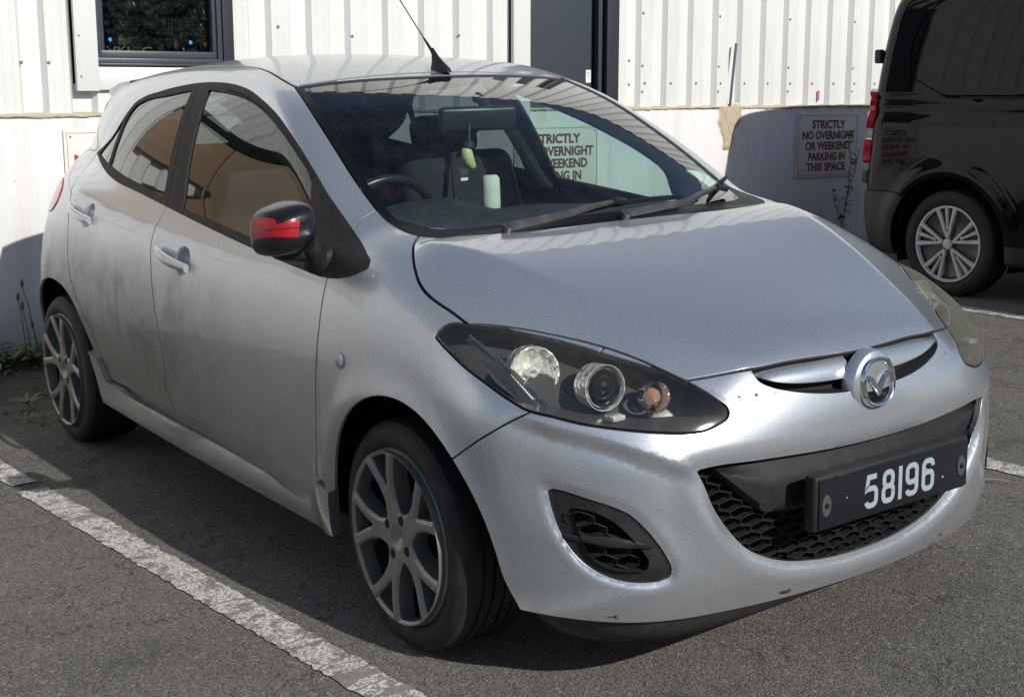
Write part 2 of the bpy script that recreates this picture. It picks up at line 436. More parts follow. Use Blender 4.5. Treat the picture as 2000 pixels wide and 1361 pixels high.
class Poly:
    """signed distance to a closed curve seen along a direction (inside negative)"""
    def __init__(s, n, pts, smooth=6, raw=False):
        s.pr = Proj(n); p = np.array(pts, float)
        q = p if raw else s.pr(p)
        s.q = crom(q, smooth) if smooth else q
        s.a = s.q; s.b = np.roll(s.q, -1, 0); s.lo = s.q.min(0); s.hi = s.q.max(0)
    def __call__(s, P):
        q = s.pr(P); out = np.full(len(q), .5)
        m = np.all((q > s.lo-.12) & (q < s.hi+.12), 1); x = q[m]
        if len(x):
            best = np.full(len(x), 1e9); ins = np.zeros(len(x), bool)
            for a, b in zip(s.a, s.b):
                ab = b-a; L = ab@ab
                if L < 1e-14: continue
                w = x-a; t = np.clip(w@ab/L, 0, 1); d = w-t[:, None]*ab; best = np.minimum(best, np.einsum('ij,ij->i', d, d))
                c = (a[1] > x[:, 1]) != (b[1] > x[:, 1])
                if c.any():
                    xi = a[0]+(x[:, 1]-a[1])*ab[0]/(ab[1] if abs(ab[1]) > 1e-12 else 1e-12)
                    ins ^= c & (x[:, 0] < xi)
            out[m] = np.where(ins, -1, 1)*np.sqrt(best)
        return out
class Skin:
    def __init__(s, V, T, fn=None):
        s.V = V; s.T = T; s.L = np.zeros(len(T), int); s.fn = fn; s.names = ['base']
    def lab(s, n):
        if n not in s.names: s.names.append(n)
        return s.names.index(n)
    def project(s, P, it=2):
        if s.fn is None: return P
        for _ in range(it):
            v = s.fn(P); g = s.grad(P, 2e-4); P = P-np.clip(v/np.maximum((g*g).sum(1), .05), -.02, .02)[:, None]*g
        return P
    def grad(s, P, e=1e-3):
        g = np.empty_like(P)
        for i in range(3):
            d = np.zeros(3); d[i] = e; g[:, i] = (s.fn(P+d)-s.fn(P-d))/(2*e)
        return g
    def fnorm(s):
        a, b, c = (s.V[s.T[:, i]] for i in range(3)); n = np.cross(b-a, c-a); return n/np.maximum(np.linalg.norm(n, axis=1), 1e-12)[:, None]
    def cut(s, dfn, sel):
        """splits the selected triangles where dfn changes sign; returns side (-1/+1) per triangle, 0 where not selected"""
        d = np.full(len(s.V), 9.9); vid = np.unique(s.T[sel]); d[vid] = dfn(s.V[vid]); d[np.abs(d) < 2.5e-4] = 0
        g = np.sign(d).astype(int); ts = np.where(sel)[0]; t = s.T[ts]; gt = g[t]
        nc = sum(((gt[:, i]*gt[:, (i+1) % 3]) < 0).astype(int) for i in range(3))
        hit = nc > 0
        side = np.zeros(len(s.T), int); ssum = np.sign(gt.sum(1)); ssum[ssum == 0] = 1; side[ts] = ssum
        if not hit.any(): return side
        ht = ts[hit]; t = s.T[ht]; gt = g[t]; nc = nc[hit]
        E = np.concatenate([t[:, [0, 1]], t[:, [1, 2]], t[:, [2, 0]]]); GE = g[E[:, 0]]*g[E[:, 1]] < 0
        U = np.unique(np.sort(E[GE], 1), axis=0); i, j = U[:, 0], U[:, 1]
        di, dj = d[i].copy(), d[j].copy(); A, B = s.V[i].copy(), s.V[j].copy()
        for it in range(3):
            w = np.clip(di/(di-dj), .02, .98)[:, None]; P = s.project(A+w*(B-A), 1); dp = dfn(P)
            m = np.sign(dp) == np.sign(di)
            A[m] = P[m]; di[m] = dp[m]; B[~m] = P[~m]; dj[~m] = dp[~m]
            z = np.abs(di-dj) < 1e-9; dj[z] = di[z]-1e-9
        P = s.project(P, 2)
        base = len(s.V); n0 = base; s.V = np.concatenate([s.V, P]); key = i*n0+j; order = np.argsort(key); ks = key[order]
        def mid(a, b):
            lo, hi = np.minimum(a, b), np.maximum(a, b); return base+order[np.searchsorted(ks, lo*n0+hi)]
        nt, ns, nl = [], [], []; lab = s.L[ht]
        m2 = nc == 2
        if m2.any():
            tt = t[m2]; gg = gt[m2]; ll = lab[m2]
            k = np.where(gg[:, 0]*gg[:, 1] < 0, np.where(gg[:, 0]*gg[:, 2] < 0, 0, 1), 2); r = np.arange(len(tt))
            a, b, c = tt[r, k], tt[r, (k+1) % 3], tt[r, (k+2) % 3]; ga = gg[r, k]; ab, ac = mid(a, b), mid(a, c)
            nt += [np.stack([a, ab, ac], 1), np.stack([ab, b, c], 1), np.stack([ab, c, ac], 1)]; ns += [ga, -ga, -ga]; nl += [ll, ll, ll]
        m1 = nc == 1
        if m1.any():
            tt = t[m1]; gg = gt[m1]; ll = lab[m1]; k = np.argmin(np.abs(gg), 1); r = np.arange(len(tt))
            a, b, c = tt[r, k], tt[r, (k+1) % 3], tt[r, (k+2) % 3]; bc = mid(b, c)
            nt += [np.stack([a, b, bc], 1), np.stack([a, bc, c], 1)]; ns += [gg[r, (k+1) % 3], gg[r, (k+2) % 3]]; nl += [ll, ll]
        keep = np.ones(len(s.T), bool); keep[ht] = False
        s.T = np.concatenate([s.T[keep]]+nt); side = np.concatenate([side[keep]]+ns); s.L = np.concatenate([s.L[keep]]+nl)
        return side
    def sel(s, labs, n=None, lim=.02):
        m = np.isin(s.L, [s.lab(x) for x in labs])
        if n is not None: m &= (s.fnorm()@n) > lim
        return m
    def region(s, name, poly, labs=('base',), gap=0.0, gapname='gap'):
        n = poly.pr.n if isinstance(poly, Poly) else None
        sd = s.cut(lambda P: poly(P)+gap, s.sel(labs, n)); s.L[sd < 0] = s.lab(name)
        if gap > 0:
            sd = s.cut(lambda P: poly(P)-gap, s.sel(labs, n)); s.L[sd < 0] = s.lab(gapname)
    def drop(s, name):
        k = s.L != s.lab(name); s.T = s.T[k]; s.L = s.L[k]
    def panel(s, labs):
        t = s.T[np.isin(s.L, [s.lab(x) for x in labs])]; u, inv = np.unique(t, return_inverse=True); return s.V[u], inv.reshape(-1, 3)

def rim_edges(V, T, y0=True):
    E = np.concatenate([T[:, [0, 1]], T[:, [1, 2]], T[:, [2, 0]]]); n = len(V)
    k = np.minimum(E[:, 0], E[:, 1])*n+np.maximum(E[:, 0], E[:, 1]); _, ix, ct = np.unique(k, return_index=True, return_counts=True)
    B = E[ix[ct == 1]]
    if y0: B = B[~((np.abs(V[B[:, 0], 1]) < 1e-5) & (np.abs(V[B[:, 1], 1]) < 1e-5))]
    return B
def panel_mesh(name, V, N, T, rim=None, mirror=False, centre=False, y0=True, edge=0.0):
    """rim: vector(s) per vertex added at open edges; centre: right half joined with its mirror image"""
    V = V.copy(); nv = len(V); TT = [T]; VV = [V]; NN = [N]
    if rim is not None:
        B = rim_edges(V, T, y0); a, b = B[:, 0], B[:, 1]; m = len(B); rv = rim if rim.ndim == 2 else np.tile(rim, (nv, 1))
        fn = np.cross(V[b]-V[a], rv[a]); fn = -fn/np.maximum(np.linalg.norm(fn, axis=1), 1e-12)[:, None]
        r = np.arange(m)
        if edge > 0:
            # rounded panel edge: a narrow turned-over strip
            L = np.maximum(np.linalg.norm(rv, axis=1), 1e-9)[:, None]; up = rv/L*edge; acc = np.zeros_like(V); np.add.at(acc, a, fn); np.add.at(acc, b, fn)
            acc /= np.maximum(np.linalg.norm(acc, axis=1), 1e-9)[:, None]; E1 = V+acc*edge*.7+up
            nb = np.concatenate([N[a], N[b], acc[b], acc[a]])
            VV.append(np.concatenate([V[a], V[b], E1[b], E1[a]])); NN.append(nb); TT.append(np.stack([r+m, r, r+3*m], 1)+nv); TT.append(np.stack([r+m, r+3*m, r+2*m], 1)+nv); nv += 4*m
            W = np.concatenate([E1[a], E1[b], V[b]+acc[b]*edge*.7+rv[b], V[a]+acc[a]*edge*.7+rv[a]])
        else: W = np.concatenate([V[a], V[b], V[b]+rv[b], V[a]+rv[a]])
        VV.append(W); NN.append(np.tile(fn, (4, 1))); TT.append(np.stack([r+m, r, r+3*m], 1)+nv); TT.append(np.stack([r+m, r+3*m, r+2*m], 1)+nv)
    V = np.concatenate(VV); N = np.concatenate(NN); T = np.concatenate(TT)
    if centre:
        F = np.array([1, -1, 1]); n = len(V); V = np.concatenate([V, V*F]); N = np.concatenate([N, N*F]); T = np.concatenate([T, T[:, ::-1]+n])
    elif mirror:
        F = np.array([1, -1, 1]); V = V*F; N = N*F; T = T[:, ::-1]
    me = bpy.data.meshes.new(name); me.vertices.add(len(V)); me.vertices.foreach_set('co', V.astype(np.float32).ravel())
    me.loops.add(len(T)*3); me.loops.foreach_set('vertex_index', T.astype(np.int32).ravel())
    me.polygons.add(len(T)); me.polygons.foreach_set('loop_start', np.arange(0, len(T)*3, 3, dtype=np.int32))
    me.polygons.foreach_set('use_smooth', np.ones(len(T), bool)); me.update(calc_edges=True)
    me.normals_split_custom_set_from_vertices(N.astype(np.float32))
    return me
# ---- outlines of the car's panels (metres; x forward from the front axle, y to its left, z up), right half
DLO = [(-2.474,-.628,1.117),(-2.474,-.628,1.117),(-2.194,-.696,1.060),(-2.051,-.717,1.039),(-1.797,-.738,1.018),(-1.475,-.760,.988),(-1.155,-.775,.955),(-.929,-.782,.932),(-.643,-.791,.906),(-.502,-.795,.896),(-.340,-.799,.889),(-.268,-.797,.896),(-.203,-.784,.914),(-.176,-.770,.930),(-.184,-.759,.942),(-.218,-.747,.957),(-.350,-.708,1.006),(-.481,-.693,1.078),(-.589,-.678,1.140),(-.774,-.649,1.232),(-.906,-.626,1.287),(-1.039,-.608,1.328),(-1.172,-.591,1.359),(-1.297,-.582,1.374),(-1.423,-.576,1.380),(-1.568,-.573,1.379),(-1.736,-.575,1.369),(-1.916,-.579,1.350),(-2.081,-.583,1.326),(-2.142,-.589,1.307),(-2.188,-.603,1.272),(-2.258,-.629,1.200)]
GLR = [(-2.198,-.680,1.086),(-2.198,-.680,1.086),(-2.024,-.705,1.064),(-1.833,-.722,1.046),(-1.541,-.746,1.014),(-1.541,-.746,1.014),(-1.608,-.590,1.356),(-1.608,-.590,1.356),(-1.828,-.594,1.336),(-2.058,-.593,1.313),(-2.121,-.598,1.294),(-2.163,-.614,1.256),(-2.182,-.644,1.186)]
GLQ = [(-2.410,-.635,1.116),(-2.410,-.635,1.116),(-2.228,-.672,1.088),(-2.228,-.672,1.088),(-2.205,-.640,1.186),(-2.195,-.612,1.252),(-2.195,-.612,1.252),(-2.262,-.630,1.192)]
GLF = [(-1.362,-.757,.995),(-1.362,-.757,.995),(-1.120,-.765,.974),(-.825,-.773,.947),(-.594,-.783,.925),(-.455,-.787,.913),(-.455,-.787,.913),(-.515,-.740,1.02),(-.580,-.692,1.125),(-.580,-.692,1.125),(-.675,-.680,1.170),(-.824,-.657,1.235),(-.929,-.640,1.274),(-1.045,-.625,1.308),(-1.186,-.612,1.335),(-1.311,-.603,1.348),(-1.466,-.595,1.356),(-1.466,-.595,1.356)]
GAPB = [(-1.491,-.774,.961),(-1.505,-.795,.919),(-1.503,-.813,.870),(-1.472,-.832,.787),(-1.441,-.843,.701),(-1.410,-.845,.584),(-1.395,-.840,.493),(-1.415,-.831,.405),(-1.372,-.823,.340)]
GAPR = [(-2.474,-.628,1.117),(-2.470,-.68,1.062),(-2.455,-.735,1.000),(-2.380,-.778,.946),(-2.323,-.811,.868),(-2.286,-.835,.762),(-2.263,-.842,.702),(-2.226,-.844,.650),(-2.150,-.846,.575),(-2.057,-.843,.500),(-2.000,-.837,.415),(-1.94,-.83,.345)]
GAPF = [(-.410,-.822,.345),(-.369,-.837,.510),(-.347,-.840,.666),(-.339,-.834,.741),(-.337,-.817,.837),(-.339,-.800,.900)]
ARCHF = [(-.305,-.83,.05),(-.295,-.832,.358),(-.255,-.844,.463),(-.198,-.854,.544),(-.127,-.858,.604),(-.047,-.853,.641),(.032,-.846,.652),(.110,-.841,.642),(.190,-.838,.612),(.245,-.836,.578),(.290,-.832,.540),(.338,-.824,.482),(.370,-.815,.420),(.389,-.805,.360),(.404,-.791,.294),(.424,-.773,.236),(.44,-.754,.05)]
ARCHR = [(-2.83,-.78,.05),(-2.81,-.786,.34),(-2.790,-.807,.451),(-2.730,-.821,.550),(-2.625,-.838,.623),(-2.500,-.847,.654),(-2.383,-.850,.652),(-2.291,-.850,.628),(-2.225,-.849,.590),(-2.167,-.847,.537),(-2.117,-.842,.484),(-2.075,-.837,.428),(-2.045,-.832,.36),(-2.04,-.826,.05)]
SKIRT = [(-2.10,-.836,.436),(-2.046,-.836,.426),(-1.974,-.835,.409),(-1.974,-.835,.409),(-1.850,-.828,.345),(-1.80,-.828,.336),(-1.495,-.825,.322),(-.997,-.817,.309),(-.709,-.812,.295),(-.433,-.814,.287),(-.412,-.825,.30),(-.396,-.825,.340),(-.396,-.825,.340),(-.285,-.827,.338),(-.2,-.82,.338),(-.2,-.82,.05),(-.2,-.82,.05),(-2.2,-.82,.05),(-2.2,-.82,.05)]
HOODGAP = [(-.176,-.620,.996),(-.176,-.620,.996),(-.151,-.649,.986),(-.095,-.690,.964),(-.035,-.723,.935),(.015,-.743,.907),(.053,-.750,.891),(.108,-.751,.874),(.149,-.748,.862),(.218,-.744,.840),(.218,-.744,.840)]
HOODREAR = [(-.136,-.581,.990),(-.111,-.536,.987),(-.092,-.455,.987),(-.083,-.396,.988),(-.074,-.239,.991),(-.071,-.1,.998),(-.070,0,1.0)]
LAMP = [(.156,-.793,.811),(.159,-.782,.826),(.169,-.770,.836),(.217,-.743,.840),(.269,-.708,.837),(.323,-.667,.827),(.367,-.631,.817),(.424,-.591,.802),(.487,-.551,.784),(.537,-.516,.769),(.585,-.480,.752),(.627,-.454,.735),(.664,-.433,.716),(.690,-.418,.698),(.706,-.406,.683),(.713,-.407,.672),(.716,-.415,.663),(.714,-.440,.652),(.707,-.473,.643),(.696,-.503,.641),(.659,-.571,.646),(.612,-.632,.654),(.554,-.694,.666),(.509,-.731,.678),(.462,-.762,.688),(.418,-.780,.707),(.349,-.794,.735),(.281,-.800,.759),(.223,-.799,.781),(.179,-.796,.798)]
FBGAP = [(.467,-.761,.684),(.420,-.799,.651),(.359,-.821,.610),(.291,-.831,.564)]
HOODFRONT = [(.627,-.454,.736),(.627,-.454,.736),(.657,-.389,.737),(.682,-.325,.739),(.700,-.211,.750),(.716,-.09,.755),(.722,0,.756)]
SLOTLOW = [(.684,-.325,.736),(.684,-.325,.736),(.697,-.314,.728),(.720,-.287,.711),(.736,-.247,.699),(.752,-.182,.686),(.765,-.086,.676),(.768,0,.674)]
GRILLE = [(.721,-.502,.562),(.721,-.502,.562),(.731,-.467,.566),(.759,-.348,.565),(.785,-.130,.559),(.789,0,.558)]
GRILLEB = [(.764,0,.276),(.766,-.09,.279),(.764,-.181,.290),(.759,-.260,.308),(.755,-.314,.330),(.751,-.359,.356),(.747,-.411,.406),(.740,-.459,.475)]
FOG = [(.517,-.757,.521),(.517,-.757,.521),(.544,-.740,.519),(.591,-.704,.504),(.634,-.665,.487),(.654,-.642,.473),(.670,-.621,.450),(.684,-.595,.416),(.694,-.570,.376),(.696,-.555,.343),(.693,-.556,.328),(.682,-.575,.317),(.664,-.603,.314),(.642,-.635,.317),(.616,-.664,.327),(.593,-.687,.342),(.570,-.708,.365),(.552,-.724,.393),(.538,-.737,.424),(.524,-.750,.476)]
DITCH = [(-1.018,-.518,1.365),(-1.018,-.518,1.365),(-1.091,-.517,1.384),(-1.200,-.505,1.408),(-1.318,-.494,1.424),(-1.6,-.487,1.435),(-2.0,-.480,1.42),(-2.4,-.462,1.39),(-2.66,-.44,1.355),(-2.66,-.44,1.355),(-2.70,-.2,1.38),(-2.71,0,1.39)]
WSR = [(-1.018,-.518,1.365),(-1.018,-.518,1.365),(-.818,-.566,1.289),(-.649,-.596,1.204),(-.474,-.620,1.106),(-.370,-.626,1.048),(-.281,-.630,1.015),(-.206,-.629,1.000),(-.176,-.620,.996)]
WSTOP = [(-.981,0,1.387),(-.987,-.126,1.387),(-1.000,-.268,1.384),(-1.011,-.406,1.376)]
TAIL = [(-2.86,-.66,1.0),(-2.793,-.676,1.012),(-2.66,-.71,1.0),(-2.60,-.737,.974),(-2.585,-.765,.935),(-2.62,-.775,.905),(-2.72,-.765,.885),(-2.86,-.73,.88),(-2.95,-.68,.89),(-2.95,-.66,.95)]
FR, SIDE, TOP, OBL, FOGN = (1, 0, 0), (0, -1, 0), (0, 0, 1), (.62, -.62, .45), (.75, -.65, .05)
def mir(pts): return [(p[0], -p[1], p[2]) for p in reversed(pts)]
pl_lamp = Poly(OBL, LAMP); pl_fog = Poly(FOGN, FOG); pl_skirt = Poly(SIDE, SKIRT)
g_half = GRILLEB+GRILLE
pl_grille = Poly(FR, GRILLEB+GRILLE[:-1]+[GRILLE[-1]]+mir(GRILLE[:-1])+mir(GRILLEB[1:]))
s_ac = Spl([(-.144, .65), (.14, .545), (.356, .471), (.51, .405), (.682, .323), (.8, .26)])
s_al = Spl([(-.2, .60), (-.15, .65), (.015, .744), (.218, .744), (.367, .631), (.537, .516), (.627, .454), (.72, .38)])
s_zc = Spl([(.40, .55), (.502, .564), (.567, .589), (.617, .614), (.677, .641), (.734, .660), (.782, .681), (.85, .70)])
CUPS = [(-1.245, .842, .060, .050), (-2.135, .915, .056, .050)]
def disp(P):
    x, a, z = P[:, 0], np.abs(P[:, 1]), P[:, 2]; Q = P*np.array([1, 1, 1.]); Q[:, 1] = -a
    d = np.zeros(len(P))
    m = (z < .5) & (x < -.1) & (x > -2.3) & (a > .5)
    if m.any(): d[m] += 0
    m = (x > .3) & (z < .75)
    if m.any():
        q, xx, aa, zz = Q[m], x[m], a[m], z[m]
        f = np.clip(1-np.maximum(pl_fog(q), 0)/.024, 0, 1); d[m] += .011*f*f
        g = np.clip(1-np.maximum(pl_grille(q), 0)/.045, 0, 1); w = .35+.65*sst(zz, .54, .46); d[m] += .022*w*g*g
        t = s_zc(aa)-zz
        d[m] += .017*sst(t, -.007, .036)*(1-sst(t, .12, .27))*sst(aa, .46, .56)*sst(xx, .40, .50)
    m = (z > .7) & (x > -.2) & (a < .78)
    if m.any():
        xx, aa = x[m], a[m]; ac, al = s_ac(xx), s_al(xx); sf = lambda u: .5*(u+np.sqrt(u*u+.010**2))
        e = .26*(sf(aa-ac)-(aa/al)**2*sf(al-ac))*(1-sst(xx, .67, .74)); d[m] += np.where(aa < al, e, 0)*sst(al-ac, 0, .05)
    for cx, cz, rx, rz in CUPS:
        r = np.sqrt(((x-cx)/rx)**2+((z-cz)/rz)**2)
        d += np.where(a > .6, .020*(1-sst(r, .35, 1.0)), 0)
    return d
def body2(P): return body(P)+disp(P)

V, T = surface_nets(lambda x, y, z: smin(lower(x, np.abs(y), z), upper(x, np.abs(y), z), .045), (-3.25, -.93, .05), (.93, .035, 1.52), .0105)
sk = Skin(V, T, lambda P: body(P)); sk.V = sk.project(sk.V, 2)
if (sk.fnorm()*sk.grad(sk.V[sk.T].mean(1))).sum(1).mean() < 0: sk.T = sk.T[:, ::-1].copy()
sk.fn = body2; sk.V = sk.project(sk.V, 4)
sd = sk.cut(lambda P: P[:, 1], np.ones(len(sk.T), bool)); k = sd < 0; sk.T = sk.T[k]; sk.L = sk.L[k]
sk.V[np.abs(sk.V[:, 1]) < 6e-4, 1] = 0
zb = Spl([(-3.2, .30), (-2.75, .29), (-2.07, .256), (-1.6, .237), (-.8, .211), (-.3, .211), (.4, .224), (.70, .215), (.85, .208)])
sd = sk.cut(lambda P: zb(P[:, 0])-P[:, 2], np.ones(len(sk.T), bool)); k = sd < 0; sk.T = sk.T[k]; sk.L = sk.L[k]
B = ('base',)
for nm, pts in (('archf', ARCHF), ('archr', ARCHR)): sk.region(nm, Poly(SIDE, pts), B); sk.drop(nm)
sk.region('lamp', pl_lamp, B, .0034)
sk.region('tail', Poly((-.45, -.85, .1), TAIL), B, .002)
sk.region('wsall', Poly((.45, 0, .9), WSTOP[:1]+WSTOP[1:]+WSR+HOODREAR+mir(HOODREAR[:-1])+mir(WSR)+mir(WSTOP[1:])), B, .003)
pl_glass = Poly((.45, 0, .9), WSTOP[:1]+WSTOP[1:]+WSR+HOODREAR+mir(HOODREAR[:-1])+mir(WSR)+mir(WSTOP[1:]))
sk.region('ws', lambda P: pl_glass(P)+.026+.055*sst(P[:, 2], 1.032, 1.002), ('wsall',))
sk.region('roof', Poly(TOP, DITCH+mir(DITCH[:-1])), B, .006, 'ditch')
sk.region('hood', Poly((.3, 0, .95), HOODREAR[::-1]+HOODGAP[::-1][-1:]+HOODGAP+[(.45, -.55, .78)]+HOODFRONT+mir(HOODFRONT[:-1])+[(.45, .55, .78)]+mir(HOODGAP)+mir(HOODREAR[:-1])[::1]), B, .0040)
pl_slot = Poly(FR, [(.7, -.318, .757)]+SLOTLOW[2:]+mir(SLOTLOW[2:-1])+[(.7, .318, .757)], 4)
sk.region('slot', pl_slot, B)
sk.region('grille', pl_grille, B)
sk.region('fog', pl_fog, B)
FOGIN = [(.564,-.724,.483),(.564,-.724,.483),(.591,-.704,.480),(.630,-.668,.458),(.654,-.638,.423),(.670,-.612,.384),(.674,-.602,.366),(.668,-.607,.347),(.651,-.630,.344),(.619,-.666,.350),(.591,-.693,.372),(.579,-.705,.400),(.570,-.717,.441)]
pl_fogin = Poly(FOGN, FOGIN)
sk.region('fogin', pl_fogin, ('fog',))
sk.region('dlo', Poly(SIDE, DLO), B)
sk.region('glassf', Poly(SIDE, GLF), ('dlo',)); sk.region('glassr', Poly(SIDE, GLR), ('dlo',)); sk.region('glassq', Poly(SIDE, GLQ), ('dlo',))
sk.region('sail', Poly(SIDE, [(-.645, -.7, 1.20), (-.580, -.7, 1.125), (-.515, -.7, 1.02), (-.452, -.7, .91), (-.445, -.7, .86), (0, -.7, .8), (0, -.7, 1.2)], 0), ('dlo',))
BL = [(-1.585, -.57, 1.42), (-1.566, -.572, 1.380), (-1.486, -.760, .985), (-1.49, -.77, .93)]
sk.region('framef', Poly(SIDE, BL+[(0, -.7, .8), (0, -.7, 1.5)], 0), ('dlo',), .002)
sk.region('doorf', Poly(SIDE, [GAPB[0]]+GAPB+[GAPB[-1], GAPF[0]]+GAPF+[GAPF[-1], (-.34, -.7, .93), (-.34, -.7, .93), (-1.48, -.7, 1.03), (-1.48, -.7, 1.03)], 5), B, .0034)
sk.region('doorr', Poly(SIDE, [GAPB[0]]+GAPB+[GAPB[-1], GAPR[-1]]+GAPR[::-1]+[GAPR[0], (-2.2, -.7, 1.13), (-2.2, -.7, 1.13), (-1.48, -.7, 1.03), (-1.48, -.7, 1.03)], 5), B, .0034)
sk.region('skirt', pl_skirt, B, .0)
sk.region('sill', Poly(SIDE, [(-1.99, -.8, .352), (-1.95, -.8, .353), (-.40, -.8, .353), (-.34, -.8, .353), (-.34, -.8, .2), (-1.99, -.8, .2)], 0), B)
sk.region('bumper', Poly((.45, -.9, 0), [(.56, -.73, .80), (.467, -.761, .684)]+FBGAP+[(.20, -.84, .50), (.20, -.84, .0), (1.2, -.2, .0), (1.2, 0.3, 1.2), (.6, -.6, .9)], 0), B, .0032)
sk.region('bumper', Poly(FR, [(0, -.3, 0), (0, .3, 0), (0, .3, .80), (0, -.3, .80)], 0), B)
sk.region('fender', Poly(SIDE, [(-.377, -.624, 1.060), (-.366, -.68, 1.03), (-.345, -.703, 1.005), (-.30, -.7, .96), (-.34, -.8, .9), (-.34, -.8, .4), (-.34, -.8, .2), (.9, -.8, .2), (.9, -.8, 1.3), (-.30, -.8, 1.3)], 0), B, .0014)
sk.region('rearwin', Poly((-.93, 0, .35), [(-3.03, 0, 1.06), (-3.02, -.40, 1.065), (-2.99, -.52, 1.09), (-2.88, -.49, 1.26), (-2.83, -.40, 1.31), (-2.82, 0, 1.325), (-2.83, .40, 1.31), (-2.88, .49, 1.26), (-2.99, .52, 1.09), (-3.02, .40, 1.065)]), B, .002)
sk.region('rbumper', Poly((-.6, -.8, 0), [(-2.70, -.84, .60), (-3.1, -.4, .60), (-3.15, .3, .60), (-3.15, .3, .1), (-2.6, -.9, .1)], 0), B, .002)
sk.region('hatch', Poly((-1, 0, .2), [(-3.1, -.56, .61), (-3.1, -.60, .9), (-3, -.54, 1.1), (-2.86, -.43, 1.32), (-2.8, -.41, 1.37), (-2.8, .41, 1.37), (-3, .54, 1.1), (-3.1, .60, .9), (-3.1, .56, .61)], 0), B, .002)
NV = sk.grad(sk.V, 1.2e-3); NV /= np.maximum(np.linalg.norm(NV, axis=1), 1e-9)[:, None]

car = thing('parked_car', 'silver five-door hatchback with dusty doors and black plate 58196, parked tail to the white wall', 'car')
def panel(name, labs, mat, off=0.0, rim=.010, rimv=None, mirror=None, centre=False, parent=car, label=None, bulge=None, y0=True, shift=None):
    """builds the right panel, and its left twin unless it spans the centre line"""
    t = sk.T[np.isin(sk.L, [sk.lab(x) for x in labs])]; u, inv = np.unique(t, return_inverse=True); v = sk.V[u]; n = NV[u]; t = inv.reshape(-1, 3)
    if bulge is not None: v = v+n*bulge(v)[:, None]
    v = v-n*off; rv = None
    if shift is not None: v = v+np.array(shift)
    if rimv is not None: rv = np.array(rimv, float)
    elif rim: rv = -n*rim
    res = []
    for mm in ([None] if centre else [False, True]):
        me = panel_mesh(name, v, n, t, rv, mirror=bool(mm), centre=centre, y0=y0, edge=(.0018 if mat is M['paint'] and rim else 0))
        o = link(name, me, mat, parent)
        if label: o['label'] = label
        res.append(o)
    return res
P_ = M['paint']
panel('hood', ['hood'], P_, centre=True, rim=.012)
panel('roof', ['roof'], P_, centre=True, rim=.008)
panel('front_bumper', ['bumper'], P_, centre=True, rim=.016)
panel('fender', ['fender'], P_)
panel('front_door', ['doorf'], P_); panel('rear_door', ['doorr'], P_)
panel('body_shell', ['base'], P_, centre=True)
panel('sill_skirt', ['skirt'], M['paint_sill'], off=-.022, rim=.038)
panel('sill', ['sill'], P_, off=.012, rim=0)
panel('tailgate', ['hatch'], P_, centre=True); panel('rear_bumper', ['rbumper'], P_, centre=True)
panel('roof_seam', ['ditch'], M['blackplastic'], off=.006, rim=0)
panel('panel_gap', ['gap'], M['seam'], off=.008, rim=0, centre=True)
panel('front_window_frame', ['framef'], M['frame'], rim=.011); panel('rear_window_frame', ['dlo'], M['frame'], rim=.011)
panel('mirror_sail', ['sail'], M['blackplastic'], rim=.01)
panel('front_window', ['glassf'], M['glass'], off=.005, rim=0); panel('rear_window', ['glassr'], M['glassdark'], off=.005, rim=0); panel('quarter_window', ['glassq'], M['glassdark'], off=.004, rim=0)
panel('windscreen', ['ws'], M['windscreen'], off=.003, rim=0, centre=True)
panel('windscreen_band', ['wsall'], M['frit'], off=.0028, rim=0, centre=True)
panel('tailgate_window', ['rearwin'], M['glassdark'], off=.003, rim=0, centre=True)
bul = lambda v: .010*sst(-pl_lamp(v), 0, .06)
panel('headlight_lens', ['lamp'], M['lens'], rim=.006, bulge=bul, y0=False)
panel('tail_light', ['tail'], M['redlens'], rim=.01, bulge=lambda v: .004+0*v[:, 0], y0=False)
panel('fog_lamp_bezel', ['fog'], M['blackplastic'], off=.004, rim=0)
panel('fog_lamp_recess', ['fogin'], M['seam'], shift=(-.040, .02, 0), rimv=(.045, -.022, 0))
panel('grille_recess', ['grille'], M['seam'], shift=(-.075, 0, 0), rimv=(.066, 0, 0), centre=True)
panel('badge_slot_recess', ['slot'], M['seam'], shift=(-.05, 0, 0), rimv=(.049, 0, 0), centre=True)
housing = panel('headlight', ['lamp'], M['lampdark'], shift=(-.125, .045, .0), rimv=(.122, -.044, .0), y0=False)
# inner skins: headlining, pillar and door trim
def inner(name, labs, mat, off, cond=None, centre=False, flip=True):
    t = sk.T[np.isin(sk.L, [sk.lab(x) for x in labs])]
    if cond is not None: t = t[cond(sk.V[t].mean(1))]
    u, inv = np.unique(t, return_inverse=True); v = sk.V[u]-NV[u]*off; n = -NV[u]; t = inv.reshape(-1, 3)[:, ::-1]
    for mm in ([None] if centre else [False, True]): link(name, panel_mesh(name, v, n, t, None, mirror=bool(mm), centre=centre), mat, car)
inner('headlining', ['roof'], M['cabin'], .035, centre=True)
inner('cabin_trim', ['base', 'framef', 'dlo', 'doorf', 'doorr', 'hatch', 'sail', 'gap', 'ditch'], M['cabin'], .012, lambda c: (c[:, 2] > .40) & (c[:, 0] < -.20), centre=True)
# ------------------------------------------------------------------ fittings of the car
def bis(fn, a, b, n=18):
    for _ in range(n):
        m = (a+b)/2
        if fn(m) < 0: a = m
        else: b = m
    return (a+b)/2
def xf(y, z): return bis(lambda x: float(body(np.array([[x, y, z]]))[0]), .30, .98)
def xf2(y, z): return bis(lambda x: float(body2(np.array([[x, y, z]]))[0]), .30, .98)
def ysd(x, z): return -bis(lambda a: float(body2(np.array([[x, -a, z]]))[0]), .25, 1.0)
def zt(x, y): return bis(lambda z: float(body2(np.array([[x, y, z]]))[0]), .6, 1.7)

